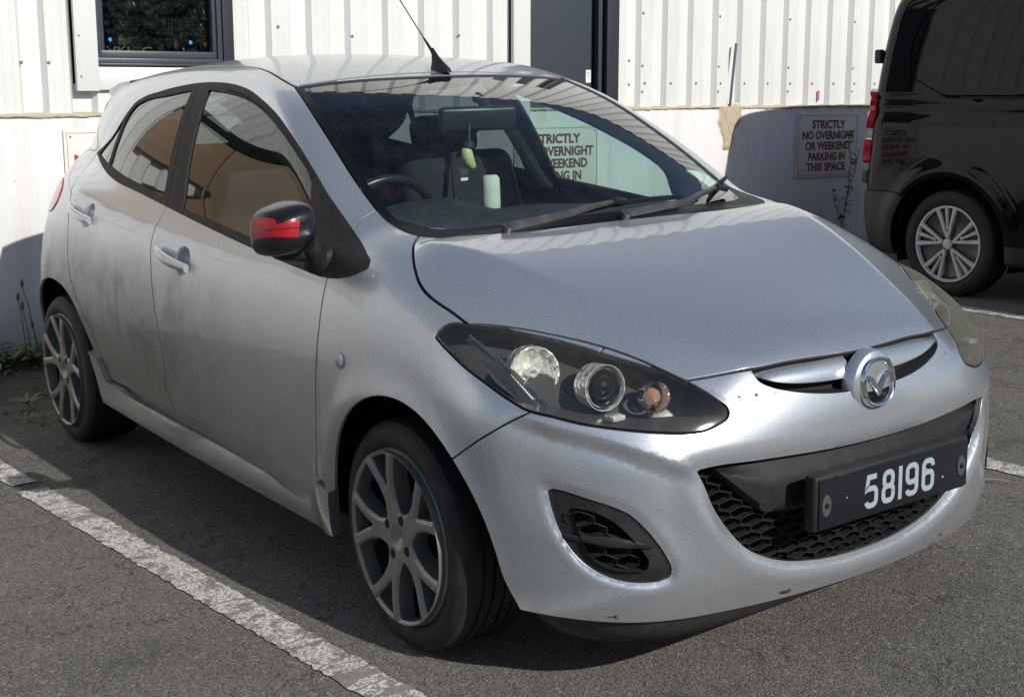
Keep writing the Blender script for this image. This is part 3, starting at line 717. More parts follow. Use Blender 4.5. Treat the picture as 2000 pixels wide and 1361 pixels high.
# ---- wheels
M['lampdark2'] = nmat('brake_dust', (.006, .006, .006), .85)
def spoke_d(P, phase, tw=0):
    """distance to the five split spokes, seen face on (x, z)"""
    x, z = P[:, 0], P[:, 2]; r = np.hypot(x, z); d = r-.058
    th = np.arctan2(z, x)
    def seg(px, pz, a, b, w0, w1):
        ax, az = a; bx, bz = b; L = (bx-ax)**2+(bz-az)**2
        t = np.clip(((px-ax)*(bx-ax)+(pz-az)*(bz-az))/L, 0, 1)
        return np.hypot(px-ax-t*(bx-ax), pz-az-t*(bz-az))-(w0+(w1-w0)*t)
    for k in range(5):
        c = phase+2*math.pi*k/5; lx = x*math.cos(c)+z*math.sin(c); lz = -x*math.sin(c)+z*math.cos(c)
        e = seg(lx, lz, (.03, 0), (.095, 0), .034, .025)
        for sg in (-1, 1):
            p = [(.080, sg*.006), (.108, sg*.014), (.135, sg*.024), (.165, sg*.040), (.205, sg*.062)]
            w = [.0185, .0158, .0138, .0138, .0170]
            for i in range(4): e = np.minimum(e, seg(lx, lz, p[i], p[i+1], w[i], w[i+1]))
        d = smin(d, e, .018)
    d = np.minimum(d, .1955-r)
    return d
def wheel_meshes(phase):
    g = np.arange(-.206, .2061, .0056); X, Z = np.meshgrid(g, g, indexing='ij'); n = len(g)
    V = np.stack([X.ravel(), 0*X.ravel(), Z.ravel()], 1); i = np.arange(n*n).reshape(n, n)
    q = np.stack([i[:-1, :-1].ravel(), i[1:, :-1].ravel(), i[1:, 1:].ravel(), i[:-1, 1:].ravel()], 1)
    w = Skin(V, np.concatenate([q[:, [0, 1, 2]], q[:, [0, 2, 3]]]))
    for fn in (lambda P: np.hypot(P[:, 0], P[:, 2])-.204, lambda P: spoke_d(P, phase)):
        sd = w.cut(fn, np.ones(len(w.T), bool)); k = sd < 0; w.T = w.T[k]; w.L = w.L[k]
    for k in range(4):
        a = phase+math.pi/4+k*math.pi/2; cx, cz = .050*math.cos(a), .050*math.sin(a)
        sd = w.cut(lambda P: np.hypot(P[:, 0]-cx, P[:, 2]-cz)-.0125, np.ones(len(w.T), bool)); kk = sd > 0; w.T = w.T[kk]; w.L = w.L[kk]
    u, inv = np.unique(w.T, return_inverse=True); V = w.V[u]; T = inv.reshape(-1, 3)
    def face(P):
        r = np.hypot(P[:, 0], P[:, 2]); d = -spoke_d(P, phase)
        return .012-.020*np.exp(-((r-.09)/.055)**2)*0+(-.016)*sst(r, .035, .0)+.010*sst(r, .07, .19)-.007*(1-np.clip(d/.008, 0, 1))**2
    def prof(P): Q = P.copy(); Q[:, 1] = -face(P)-.012; return Q
    e = 1e-3; W = prof(V); dx = prof(V+[e, 0, 0])-prof(V-[e, 0, 0]); dz = prof(V+[0, 0, e])-prof(V-[0, 0, e])
    N = np.cross(dx, dz); N *= np.sign(-N[:, 1:2]); N /= np.linalg.norm(N, axis=1)[:, None]
    fnm = np.cross(W[T[:, 1]]-W[T[:, 0]], W[T[:, 2]]-W[T[:, 0]])
    if fnm[:, 1].mean() > 0: T = T[:, ::-1]
    rim = panel_mesh('spokes', W, N, T, np.array([0, .042, 0.]), y0=False)
    return rim
tyre = MB()
RO = .288
prof = [(.012, .214), (.002, .217), (-.010, .222), (-.018, .233), (-.021, .247), (-.019, .262), (-.012, .275), (-.002, .2845), (.010, RO-.0005)]
z0 = .010
for gx in (.045, .075, .108, .138):
    prof += [(gx-.004, RO), (gx-.004, RO-.007), (gx+.004, RO-.007), (gx+.004, RO)]
prof += [(.176, RO-.001), (.190, .282), (.199, .262), (.198, .240), (.190, .222), (.180, .214)]
tyre.lathe(prof, 96)
tyre_me = tyre.mesh('tyre', ang=28)
barrel = MB().lathe([(.0, .199), (.02, .192), (.06, .186), (.175, .192), (.178, .204)], 96).mesh('rim_barrel', ang=30)
rimlip = MB().lathe([(-.004, .2095), (-.012, .2085), (-.016, .2055), (-.0155, .2015), (-.006, .1985), (.004, .1975)], 96).mesh('rim_lip', ang=40)
lipring = None
disc = MB().lathe([(.085, .02), (.085, .125), (.10, .125), (.10, .02)], 48).lathe([(.05, .0), (.05, .07), (.085, .075)], 32).mesh('brake_disc', ang=30)
cal = MB().box((.105, .092, .02), (.05, .05, .09)).mesh('brake_caliper', bevel=.008)
cap = MB().lathe([(-.004, .0), (-.0045, .020), (-.003, .0255), (.004, .0265), (.012, .0265)], 32).mesh('centre_cap', ang=40)
lug = MB().lathe([(.004, 0), (.004, .006), (.010, .0085), (.03, .0085)], 6).mesh('lug_bolt', ang=20)
def wing_strip(mb, pts, w, th, M):
    """tapered raised strip in the local XZ plane, facing -Y"""
    rows = []
    for i, p in enumerate(pts):
        a = pts[max(i-1, 0)]; b = pts[min(i+1, len(pts)-1)]; t = Vector((b[0]-a[0], 0, b[1]-a[1])).normalized(); n = Vector((-t.z, 0, t.x)); c = Vector((p[0], 0, p[1]))
        rows.append([c+n*w[i]+Vector((0, th*.2, 0)), c+n*w[i]*.55+Vector((0, -th, 0)), c-n*w[i]*.55+Vector((0, -th, 0)), c-n*w[i]+Vector((0, th*.2, 0))])
    mb.grid(rows, M); return mb
def emblem(mb, s, M):
    for sg in (-1, 1):
        wing_strip(mb, [(sg*.049*s, .016*s), (sg*.036*s, .016*s), (sg*.022*s, .008*s), (sg*.010*s, -.008*s), (sg*.000*s, -.030*s)], [.0035*s, .0075*s, .0085*s, .0075*s, .004*s], .005*s, M)
    return mb
def add_wheel(x, side, phase, steer=0.0):
    w = bpy.data.objects.new('wheel', None); COL.objects.link(w); w.parent = car; w.empty_display_size = .1
    w.location = (x, side*.800, RO); w.rotation_euler = (0, 0, steer+(math.pi if side > 0 else 0))
    link('tyre', tyre_me, None, w)
    for o_ in (link('rim', barrel, None, w), link('rim_lip', rimlip, None, w), link('spokes', wheel_meshes(phase), M['alloy'], w)): o_.scale = (1.06, 1, 1.06)
    link('brake_disc', disc, None, w); link('brake_caliper', cal, None, w)
    c = link('centre_cap', cap, None, w)
    link('cap_emblem', emblem(MB(), .36, Matrix.Translation((0, -.006, 0))).mesh('cap_emblem'), M['steel'], w)
    for k in range(4):
        a = phase+math.pi/4+k*math.pi/2; b = bpy.data.objects.new('lug_bolt', lug); COL.objects.link(b); b.parent = w; b.location = (.050*math.cos(a), -.006, .050*math.sin(a))
for me_, m_ in ((tyre_me, 'rubber'), (barrel, 'lampdark2'), (rimlip, 'alloy'), (disc, 'steel'), (cal, 'steel'), (cap, 'lampdark'), (lug, 'steel')): me_.materials.append(M[m_])
add_wheel(0, -1, R(109), -.033); add_wheel(-2.49, -1, R(92)); add_wheel(0, 1, R(70), -.033); add_wheel(-2.49, 1, R(40))
# wheel wells and underside
for cx, sh in ((.045, .365), (-2.43, .385)):
    for sg in (-1, 1):
        rows = []
        for yy, k in ((.775, 1.0), (.70, 1.02), (.50, 1.02), (.49, .7), (.49, .05)):
            rows.append([(cx+k*sh*math.cos(t)*1.0, sg*yy, .285+k*sh*math.sin(t)) for t in np.linspace(-.12, math.pi+.12, 25)])
        MB().grid(rows).build('wheel_arch_liner', M['seam'], car)
MB().box((-1.22, 0, .30), (1.7, 1.50, .14)).box((-1.2, 0, .27), (3.6, .95, .12)).box((.42, 0, .33), (.45, 1.05, .22)).box((-2.9, 0, .36), (.25, 1.2, .2)).build('underbody', M['seam'], car)

# ---- headlights: reflector bowl, projector, indicator, chrome strip, parking lamp in each housing
for hs, sg in ((housing[0], 1), (housing[1], -1)):
    def at(p, back): return Vector((p[0]-back*.93, sg*(p[1]+back*.30), p[2]))
    def aim(p, back, d=(1, -.12, .06)):
        dd = Vector((d[0], d[1]*sg, d[2])); return Matrix.Translation(at(p, back)) @ rot_to(dd).to_4x4()
    m1 = aim((.428, -.695, .744), .056, (1, -.25, .10))
    MB().lathe([(.030, .004), (.028, .014), (.024, .026), (.014, .042), (.0, .055), (-.008, .057), (-.008, .060), (.03, .060)], 18, m1).build('main_reflector', M['dullchrome'], hs)
    MB().lathe([(.030, .0), (-.002, .008), (.0, .011), (.030, .012)], 16, m1).build('bulb', M['clearlens'], hs)
    m2 = aim((.552, -.600, .718), .058)
    MB().lathe([(.03, .044), (-.008, .046), (-.014, .044), (-.010, .040), (.012, .035), (.016, .034)], 40, m2).build('projector_ring', M['chrome'], hs)
    MB().lathe([(.035, .0505), (-.014, .0515), (-.014, .0500), (.035, .049)], 40, m2).build('projector_shroud', M['dullchrome'], hs)
    MB().lathe([(-.020, .0), (-.019, .010), (-.014, .020), (-.004, .029), (.010, .0335), (.02, .034)], 40, m2).build('projector_lens', M['glassdark'], hs)
    MB().lathe([(.022, .0), (.022, .034)], 24, m2).build('projector_back', M['lampdark'], hs)
    m3 = aim((.628, -.516, .698), .048)
    MB().lathe([(.02, .034), (-.004, .0355), (-.008, .034), (-.002, .030), (.015, .027)], 32, m3).build('indicator_ring', M['chrome'], hs)
    MB().lathe([(-.006, .0), (-.004, .010), (.004, .017), (.018, .020)], 24, m3).build('indicator_bulb', M['amber'], hs)
    mb = MB(); A, B_, C_ = [at(p, .018) for p in ((.247, -.752, .814), (.38, -.743, .762), (.492, -.722, .690))]
    for i in range(34):
        t = i/33; p = A.lerp(B_, t*2) if t < .5 else B_.lerp(C_, t*2-1); w_ = .0035+.006*t
        mb.box(p, (.007, .006, w_*2), None, Matrix.Rotation(.4, 3, 'Y'))
    mb.build('chrome_strip', M['chrome'], hs, bevel=.001, seg=1)
    # side reflector panel behind the strip
    pts = [(.225, -.752, .806), (.300, -.768, .770), (.370, -.768, .728), (.44, -.752, .695), (.48, -.735, .690), (.38, -.748, .758), (.26, -.745, .808)]
    mb = MB(); c = [at(p, .020) for p in pts]; mb.add(c, [tuple(range(len(c)))]); mb.build('side_reflector', M['lampchrome'] if 'lampchrome' in M else M['lampdark'], hs, smooth=False)
    MB().box(at((.61, -.625, .672), .03), (.03, .035, .012)).build('parking_lamp', M['dullchrome'], hs, bevel=.003)

# ---- lower grille: honeycomb, blank panel, number plate
hexm = MB()
def hexgrid(mb, inside, y0, y1, z0, z1, cw, ch, dep, th, xs):
    """stretched honeycomb of thin bars; ch is the row pitch"""
    nr = int((z1-z0)/ch)+2; ncol = int((y1-y0)/cw)+2; v = ch*.30
    def bar(a, b):
        my, mz = (a[0]+b[0])/2, (a[1]+b[1])/2
        if not (inside(*a) and inside(*b)): return
        xa, xb = xs(*a), xs(*b); t = Vector((0, b[0]-a[0], b[1]-a[1])).normalized(); n = Vector((0, -t.z, t.y))*th
        A = Vector((xa, a[0], a[1])); B = Vector((xb, b[0], b[1])); D = Vector((-dep, 0, 0))
        vs = [A+n*.6, A-n*.6, B-n*.6, B+n*.6, A+n*1.3+D, A-n*1.3+D, B-n*1.3+D, B+n*1.3+D]
        mb.add(vs, [(0, 1, 2, 3), (0, 3, 7, 4), (1, 5, 6, 2), (4, 7, 6, 5)])
    for r in range(nr):
        zc = z0+r*ch; o = (r % 2)*cw/2
        for c in range(-1, ncol):
            yy = y0+c*cw+o
            bar((yy-cw/2, zc-v/2), (yy, zc+v/2+v*.3)); bar((yy, zc+v/2+v*.3), (yy+cw/2, zc-v/2)); bar((yy, zc+v/2+v*.3), (yy, zc+ch-v/2))
gq = Poly(FR, g_half+mir(g_half)[1:-1], 4)
def in_gr(y, z): return gq(np.array([[0, y, z]]))[0] < .004
cache = {}
def xs_gr(y, z):
    k = (round(abs(y), 3), round(z, 3))
    if k not in cache: cache[k] = xf(-k[0], k[1])-.034
    return cache[k]
hexgrid(hexm, in_gr, -.52, .52, .26, .58, .058, .0215, .016, .0018, xs_gr)
hexm.build('grille_honeycomb', M['blackplastic'], car, smooth=False)
# blank panel over the crash beam
bl = [(-.455, .560), (-.452, .555), (-.413, .515), (-.366, .469), (-.338, .446), (-.30, .432), (-.22, .428), (0, .425)]
ys_ = np.linspace(-.455, .455, 61); rows = []
bz = Spl([(.0, .425), (.22, .428), (.30, .433), (.338, .447), (.366, .470), (.413, .515), (.452, .554)])
for yy in ys_:
    zl = float(bz(abs(yy))); zu = .552+.004*(1-abs(yy)/.455); x0 = xf(-abs(yy), .5)
    col = []
    for t in np.linspace(0, 1, 9):
        z_ = zl+(zu-zl)*t; e = .018*(1-sst(t, 0, .12))+.020*sst(t, .62, 1.0)
        col.append((xf(-abs(yy), z_)-.012-e, yy, z_))
    rows.append([(col[0][0]-.05, yy, zl-.002)]+col+[(col[-1][0]-.04, yy, zu+.002)])
MB().grid(rows).build('grille_blank_panel', M['blackplastic'], car, ang=50)
MB().lathe([(-.003, 0), (-.003, .026), (.004, .029)], 28, Matrix.Translation((xf(-.335, .47)-.013, -.322, .468)) @ rot_to((1, -.25, -.05)).to_4x4()).build('tow_eye_cover', M['blackplastic'], car)
PX, PZ = .842, .4648
MB().box((PX-.020, .0, PZ), (.034, .540, .128)).build('plate_holder', M['blackplastic'], car, bevel=.009, seg=3)
pl = MB().box((0, 0, 0), (.004, .520, .111)).mesh('number_plate', bevel=.0012)
M['plate'] = nmat('plate_black', (.010, .012, .016), .22); M['digit'] = nmat('plate_silver', (.48, .53, .57), .4)
t = NT(M['digit']); t.l.new(t.mix(t.math('MULTIPLY', t.step(t.noise(t.coord(), 60, 5, .7), .55, .72), .5), (.34, .38, .42), (.16, .18, .2)), t.b.inputs['Base Color'])
plate = link('number_plate', pl, M['plate'], car); plate.location = (PX, 0, PZ); plate['label'] = 'black front plate with silver numbers 58196'
def stroke(mb, pts, w, closed=False, x=.0026, th=.0006):
    P = [Vector((p[0], p[1])) for p in pts]; n = len(P); L, Rr = [], []
    for i in range(n):
        a = P[(i-1) % n] if (closed or i > 0) else P[i]; b = P[(i+1) % n] if (closed or i < n-1) else P[i]
        t1 = (P[i]-a).normalized() if (P[i]-a).length > 1e-9 else (b-P[i]).normalized(); t2 = (b-P[i]).normalized() if (b-P[i]).length > 1e-9 else t1
        m = (t1+t2).normalized(); nn = Vector((-m.y, m.x)); k = w/2/max(.5, nn.dot(Vector((-t1.y, t1.x))))
        L.append(P[i]+nn*k); Rr.append(P[i]-nn*k)
    rows = [[(x, *l), (x, *r)] for l, r in zip(L, Rr)]
    if closed: rows.append(rows[0])
    rows2 = [[(x-th, *l), (x, *l), (x, *r), (x-th, *r)] for l, r in zip(L, Rr)]
    if closed: rows2.append(rows2[0])
    mb.grid(rows2)
def rr(x0, y0, x1, y1, r, n=5):
    out = []
    for cx, cy, a in ((x1-r, y1-r, 0), (x0+r, y1-r, 90), (x0+r, y0+r, 180), (x1-r, y0+r, 270)):
        for k in range(n+1): t = R(a+90*k/n); out.append((cx+r*math.cos(t), cy+r*math.sin(t)))
    return out
W_, H_, S_ = .046, .079, .0125
h = S_/2; x0, x1, yb, yt, ym = h, W_-h, -H_/2+h, H_/2-h, 0
rad = .012
def arc(cx, cy, r, a0, a1, n=6): return [(cx+r*math.cos(R(a0+(a1-a0)*k/n)), cy+r*math.sin(R(a0+(a1-a0)*k/n))) for k in range(n+1)]
DIG = {
 '5': [([(x1, yt), (x0+.006, yt), (x0+.001, .006)] + [(x0+.002, .0065)] + arc(x1-rad, .0065-rad+.0, rad, 90, 0) + arc(x1-rad, yb+rad, rad, 0, -90) + arc(x0+rad, yb+rad, rad, 270, 190), False)],
 '8': [(rr(x0+.002, .001, x1-.002, yt, rad), True), (rr(x0, yb, x1, .001, rad), True)],
 '1': [([(h, yb-h), (h, yt+h)], False)],
 '9': [(rr(x0, -.006, x1, yt, rad), True), ([(x1, .01)] + arc(x1-rad, yb+rad, rad, 0, -90) + arc(x0+rad, yb+rad, rad, 270, 190), False)],
 '6': [(rr(x0, yb, x1, .006, rad), True), ([(x0, -.01)] + arc(x0+rad, yt-rad, rad, 180, 90) + arc(x1-rad, yt-rad, rad, 90, -10), False)],
}
cx = -.112
for ch in '58196':
    w_ = S_ if ch == '1' else W_
    mb = MB()
    for k, (pts, cl) in enumerate(DIG[ch]): stroke(mb, [(cx+p[0], p[1]-.001) for p in pts], S_, cl, .0026+.0001*k)
    o = mb.build('plate_digit', M['digit'], plate, smooth=False); cx += w_+.0125
M['sucker'] = nmat('plate_disc', (.06, .065, .07), .5)
for yy in (-.238, .236):
    MB().lathe([(-.0008, 0), (-.0008, .018), (.0005, .0185)], 28, Matrix.Translation((.0028, yy, -.004)) @ rot_to((1, 0, 0)).to_4x4() @ Matrix.Diagonal((.8, 1, 1.35, 1))).build('plate_washer', M['sucker'], plate)
    MB().lathe([(-.005, 0), (-.005, .0045), (-.002, .0065), (.0, .0065)], 14, Matrix.Translation((.003, yy, -.004)) @ rot_to((1, 0, 0)).to_4x4()).build('plate_bolt', M['seam'], plate)
for yy, zz, s_ in ((-.172, .001, .0025), (-.015, -.012, .0045), (.104, .012, .0035), (.166, -.018, .0035)):
    MB().lathe([(-.002, 0), (-.0015, s_*.6), (.0, s_)], 8, Matrix.Translation((.0028, yy, zz)) @ rot_to((1, 0, 0)).to_4x4()).build('splash_mark', M['splash'], plate)

# ---- badge between the wings of the nose
bm_ = Matrix.Translation((.779, 0, .690)) @ rot_to((1, 0, .10)).to_4x4()
rows = []
for i, rr_ in enumerate((.0, .35, .6, .78, .90, .97, 1.0, 1.03)):
    rows.append([((.778-.009*min(rr_, 1)**6)-(.03 if rr_ > 1 else 0), rr_*(.070+.004*math.cos(2*t))*math.cos(t), .682+rr_*.080*math.sin(t)) for t in np.linspace(0, 2*math.pi, 49)[:-1]])
MB().grid(rows, wrap=True).build('badge_mount', P_, car, ang=60)
ring = MB(); pts = []
rows = []
for t in np.linspace(0, 2*math.pi, 65)[:-1]:
    c, s2 = math.cos(t), math.sin(t); k = 1+.03*math.cos(4*t+math.pi)
    sec = [(.0585, .004), (.0565, -.007), (.0535, -.0095), (.0495, -.0085), (.0455, -.003), (.0455, .004)]
    rows.append([(q[0]*c*1.0*k, q[1], q[0]*s2*1.04*k) for q in sec])
rows.append(rows[0])
ring.grid(rows, bm_); emblem(ring, 1.0, bm_ @ Matrix.Translation((0, -.001, 0)))
ring.build('badge', M['chrome'], car, ang=40)
MB().lathe([(.003, 0), (.003, .048)], 40, bm_).build('badge_backing', M['frit'], car)
for sg in (-1, 1):
    rows = []
    zt_ = Spl([(.05, .748), (.10, .7465), (.2, .744), (.28, .7405), (.318, .7365)]); zl_ = Spl([(.05, .700), (.10, .7005), (.2, .706), (.27, .718), (.318, .735)])
    for a in np.linspace(.05, .317, 24):
        u_, l_ = float(zt_(a)), float(zl_(a)); u_ = max(u_, l_+.0005); x_ = xf(-a, .72)-.004
        rows.append([(x_-.05, sg*a, u_+.002), (x_-.024, sg*a, u_), (x_-.008, sg*a, u_*.7+l_*.3), (x_-.001, sg*a, u_*.35+l_*.65), (x_+.001, sg*a, l_+.003), (x_-.003, sg*a, l_), (x_-.03, sg*a, l_+.003)])
    MB().grid(rows).build('nose_wing', P_, car, ang=50)

# ---- fog recess honeycomb and bar
for sg in (-1, 1):
    mb = MB(); o3 = Poly(FOGN, FOGIN, 4)
    def ins(y, z): return o3(np.array([[xf(-abs(y), z), -abs(y), z]]))[0] < .004
    hexgrid(mb, ins, .56, .74, .30, .50, .040, .024, .02, .0018, lambda y, z: xf(-abs(y), z)-.030)
    if sg < 0: mb.v = [(p[0], -p[1], p[2]) for p in mb.v]
    mb.build('fog_honeycomb', M['blackplastic'], car, smooth=False)
    rows = []
    for a in np.linspace(.725, .585, 14):
        k = (a-.585)/.14; zc = .405+.012*k-.006*(1-k); hh = .0045+.008*(1-abs(2*k-1))
        x_ = xf(-a, zc)-.018
        rows.append([(x_-.03, sg*a, zc+hh), (x_-.004, sg*a, zc+hh), (x_+.002, sg*a, zc+hh*.3), (x_+.001, sg*a, zc-hh*.8), (x_-.004, sg*a, zc-hh), (x_-.03, sg*a, zc-hh)])
    MB().grid(rows).build('fog_bar', M['blackplastic'], car, ang=40)

# ---- torn black lip under the bumper
lt = [(.450, -.752, .230), (.468, -.742, .227), (.522, -.705, .224), (.605, -.632, .222), (.652, -.558, .221), (.682, -.470, .217), (.708, -.335, .212), (.724, -.20, .210), (.730, -.06, .207), (.728, .06, .206)]
lb_ = [(.430, -.730, .214), (.442, -.705, .180), (.470, -.668, .156), (.535, -.628, .149), (.598, -.549, .147), (.632, -.47, .149), (.657, -.36, .156), (.680, -.21, .170), (.705, -.06, .188), (.718, .06, .200)]
rows = []
for i, (a, b) in enumerate(zip(crom(lt, 5, False), crom(lb_, 5, False))):
    wv = .003*math.sin(i*.45)+.0015*math.sin(i*1.3); m_ = (a+b)/2
    rows.append([(a[0]-.015, a[1]*.985, a[2]+.012), (a[0]-.004, a[1], a[2]-.004), (m_[0]+.004, m_[1]*1.005, m_[2]), (b[0]+wv, b[1], b[2]+wv*.6), (b[0]-.010+wv, b[1]*.99, b[2]+wv*.6-.001), (m_[0]-.02, m_[1]*.98, m_[2])])
MB().grid(rows).build('bumper_lip', M['lip'] if 'lip' in M else M['blackplastic'], car, ang=50)

# ---- door handles, repeaters, mirrors, wipers, aerial, spoiler
for sg in (-1, 1):
    for (xa, za), (xb, zb_) in (((-1.425, .862), (-1.180, .828)), ((-2.325, .936), (-2.075, .903))):
        rows = []
        for k in np.linspace(0, 1, 13):
            x_ = xa+(xb-xa)*k; z_ = za+(zb_-za)*k; y_ = -bis(lambda a: float(body(np.array([[x_, -a, z_]]))[0]), .25, 1.0)
            o_ = .006+.024*math.sin(math.pi*min(max(k, .03), .97))**.55; hh = .0185*(.75+.25*math.sin(math.pi*min(max(k*.9+.1, .05), 1))); dd = .010
            c = Vector((x_, y_-o_, z_))
            rows.append([c+Vector((0, -dd*math.cos(t)*.9, hh*math.sin(t))) for t in np.linspace(0, 2*math.pi, 13)[:-1]])
        if sg > 0: rows = [[(p[0], -p[1], p[2]) for p in r] for r in rows]
        mb = MB().grid(rows, wrap=True); n_ = len(mb.v); mb.f.append(tuple(range(12))); mb.f.append(tuple(range(n_-12, n_)))
        mb.build('door_handle', P_, car, ang=60)
    y_ = ysd(-.212, .699)
    MB().lathe([(-.009, 0), (-.008, .012), (-.004, .020), (.004, .0235)], 28, Matrix.Translation((-.212, -sg*y_*1.0 if sg > 0 else y_, .699)) @ rot_to((.02, sg, .1)).to_4x4()).build('side_repeater', M['repeater'] if 'repeater' in M else M['clearlens'], car)
    if sg > 0: continue
    # mirror
    mc = Vector((-.352, sg*.895, 1.020)); yaw = Matrix.Rotation(-sg*R(8), 3, 'Z')
    rows = []
    for (dx, k, kz, dz) in ((-.062, .90, .88, 0), (-.064, 1.0, 1.0, 0), (-.045, 1.02, 1.03, 0), (-.005, .98, 1.0, 0), (.030, .84, .86, .002), (.050, .60, .62, .006), (.058, .30, .30, .01)):
        ringp = []
        for t in np.linspace(0, 2*math.pi, 17)[:-1]:
            c_, s_ = math.cos(t), math.sin(t); e = .52
            yy = .070*k*math.copysign(abs(c_)**e, c_); zz = .066*kz*math.copysign(abs(s_)**e, s_)
            if sg*yy > 0: zz *= 1-.18*(sg*yy/.070)**2
            zz += -.012*(sg*yy/.070)
            ringp.append(mc+yaw @ Vector((dx+.012*(sg*yy/.1)*-1, yy, zz+dz)))
        rows.append(ringp)
    mir_o = sub_blob('door_mirror', rows, M['mirrorcap'] if 'mirrorcap' in M else M['blackplastic'], car, 2)
    mir_o['label'] = 'black door mirror with torn red tape' if sg < 0 else 'black door mirror without tape'
    MB().tube([mc+yaw @ Vector((-.010, -sg*.066, -.045)), mc+yaw @ Vector((-.012, -sg*.09, -.066)), Vector((-.395, sg*.805, .935)), Vector((-.40, sg*.76, .925))], [.024, .030, .040, .048], 12).tube([mc+yaw @ Vector((-.03, sg*.02, -.062)), mc+yaw @ Vector((-.03, -sg*.06, -.070)), Vector((-.40, sg*.80, .94))], [.014, .020, .024], 10).build('mirror_arm', M['blackplastic'], car, ang=60)
    glassm = MB().box((0, 0, 0), (.004, .09, .078)).mesh('mirror_glass', bevel=.002); g_ = link('mirror_glass', glassm, M['chrome'], car); g_.location = mc+yaw @ Vector((-.060, 0, 0)); g_.rotation_euler = (0, 0, -sg*R(8))
    if sg < 0:
        me = mir_o.data; bm2 = bmesh.new(); bm2.from_mesh(me); bmesh.ops.subdivide_edges(bm2, edges=bm2.edges, cuts=1, use_grid_fill=True); bmesh.ops.triangulate(bm2, faces=bm2.faces); bm2.normal_update()
        Vt = np.array([v.co for v in bm2.verts]); Nt = np.array([v.normal for v in bm2.verts]); Tt = np.array([[v.index for v in f.verts] for f in bm2.faces]); bm2.free()
        tp = Skin(Vt, Tt)
        c0 = np.array(mc)
        def patch(name, pts):
            q = Skin(Vt.copy(), Tt.copy()); po = Poly((.9, -.42, .1), [c0+np.array(p) for p in pts], 0)
            sd = q.cut(lambda P: po(P), (q.fnorm()@po.pr.n) > .15); k = sd < 0
            t_ = q.T[k]; u, inv = np.unique(t_, return_inverse=True); v = q.V[u]
            dd = ((v[:, None, :]-Vt[None])**2).sum(2).argmin(1); n_ = Nt[dd]
            link(name, panel_mesh(name, v+n_*.0014, n_, inv.reshape(-1, 3), -n_*.0012, y0=False), M['redtape'], car)
        M['redtape'] = nmat('red_tape', (.36, .010, .018), .35)
        patch('red_tape', [(.0, -.12, .024), (.0, -.085, .037), (.0, -.055, .035), (.0, -.036, .029), (.0, -.033, .016), (.0, -.018, .019), (.0, .002, .026), (.0, .030, .021), (.0, .028, .005), (.0, -.12, .007)])
        patch('red_tape', [(.0, -.12, .0048), (.0, .0275, .0028), (.0, .022, -.019), (.0, -.04, -.014), (.0, -.12, -.011)])
def ribbon(mb, pts, w, h):
    """flat bar along points on the glass"""
    rows = []
    for i, p in enumerate(pts):
        a = Vector(pts[max(i-1, 0)]); b = Vector(pts[min(i+1, len(pts)-1)]); t = (b-a).normalized(); up = Vector((.45, 0, .89)); s_ = t.cross(up).normalized(); u_ = s_.cross(t); c = Vector(p)
        ww = w[i] if isinstance(w, (list, tuple)) else w; hh = h[i] if isinstance(h, (list, tuple)) else h
        rows.append([c+s_*ww-u_*hh, c+s_*ww*.8+u_*hh, c-s_*ww*.8+u_*hh, c-s_*ww-u_*hh])
    mb.grid(rows, wrap=True); n = len(mb.v); mb.f.append((n-4*len(rows), n-4*len(rows)+1, n-4*len(rows)+2, n-4*len(rows)+3)); mb.f.append((n-1, n-2, n-3, n-4)); return mb
def onws(x, y, o): return (x+o*.42, y, zt(x, y)+o*.9)
M['wiper'] = plastic('wiper_grey', (.05, .05, .055), .38, 0, 300, .25)
for base, mid, hook, b0, b1 in (((-.088, -.41), (-.105, -.20), (-.135, -.02), (-.100, -.40), (-.170, .27)), ((-.078, -.02), (-.105, .225), (-.225, .46), (-.205, .42), (-.375, .655))):
    A = [onws(*base, .016), onws(*mid, .024), onws((mid[0]+hook[0])/2, (mid[1]+hook[1])/2, .027), onws(*hook, .025)]
    wp = ribbon(MB(), A, [.012, .0095, .008, .006], [.006, .006, .005, .003]).tube([onws(*base, .0), onws(*base, .020)], .015, 14).build('wiper', M['wiper'], car, ang=40)
    n_ = 9; bl_ = [onws(b0[0]+(b1[0]-b0[0])*k/n_, b0[1]+(b1[1]-b0[1])*k/n_, .010) for k in range(n_+1)]
    ribbon(MB(), bl_, .0040, .0065).build('wiper_blade', M['blackplastic'], wp, ang=40)
    ribbon(MB(), [onws(*hook, .027), onws(hook[0]-.004, hook[1]+.03, .022), onws(hook[0]-.01, hook[1]+.06, .016)], [.008, .010, .006], .007).build('wiper_hook', M['blackplastic'], wp, bevel=.002)
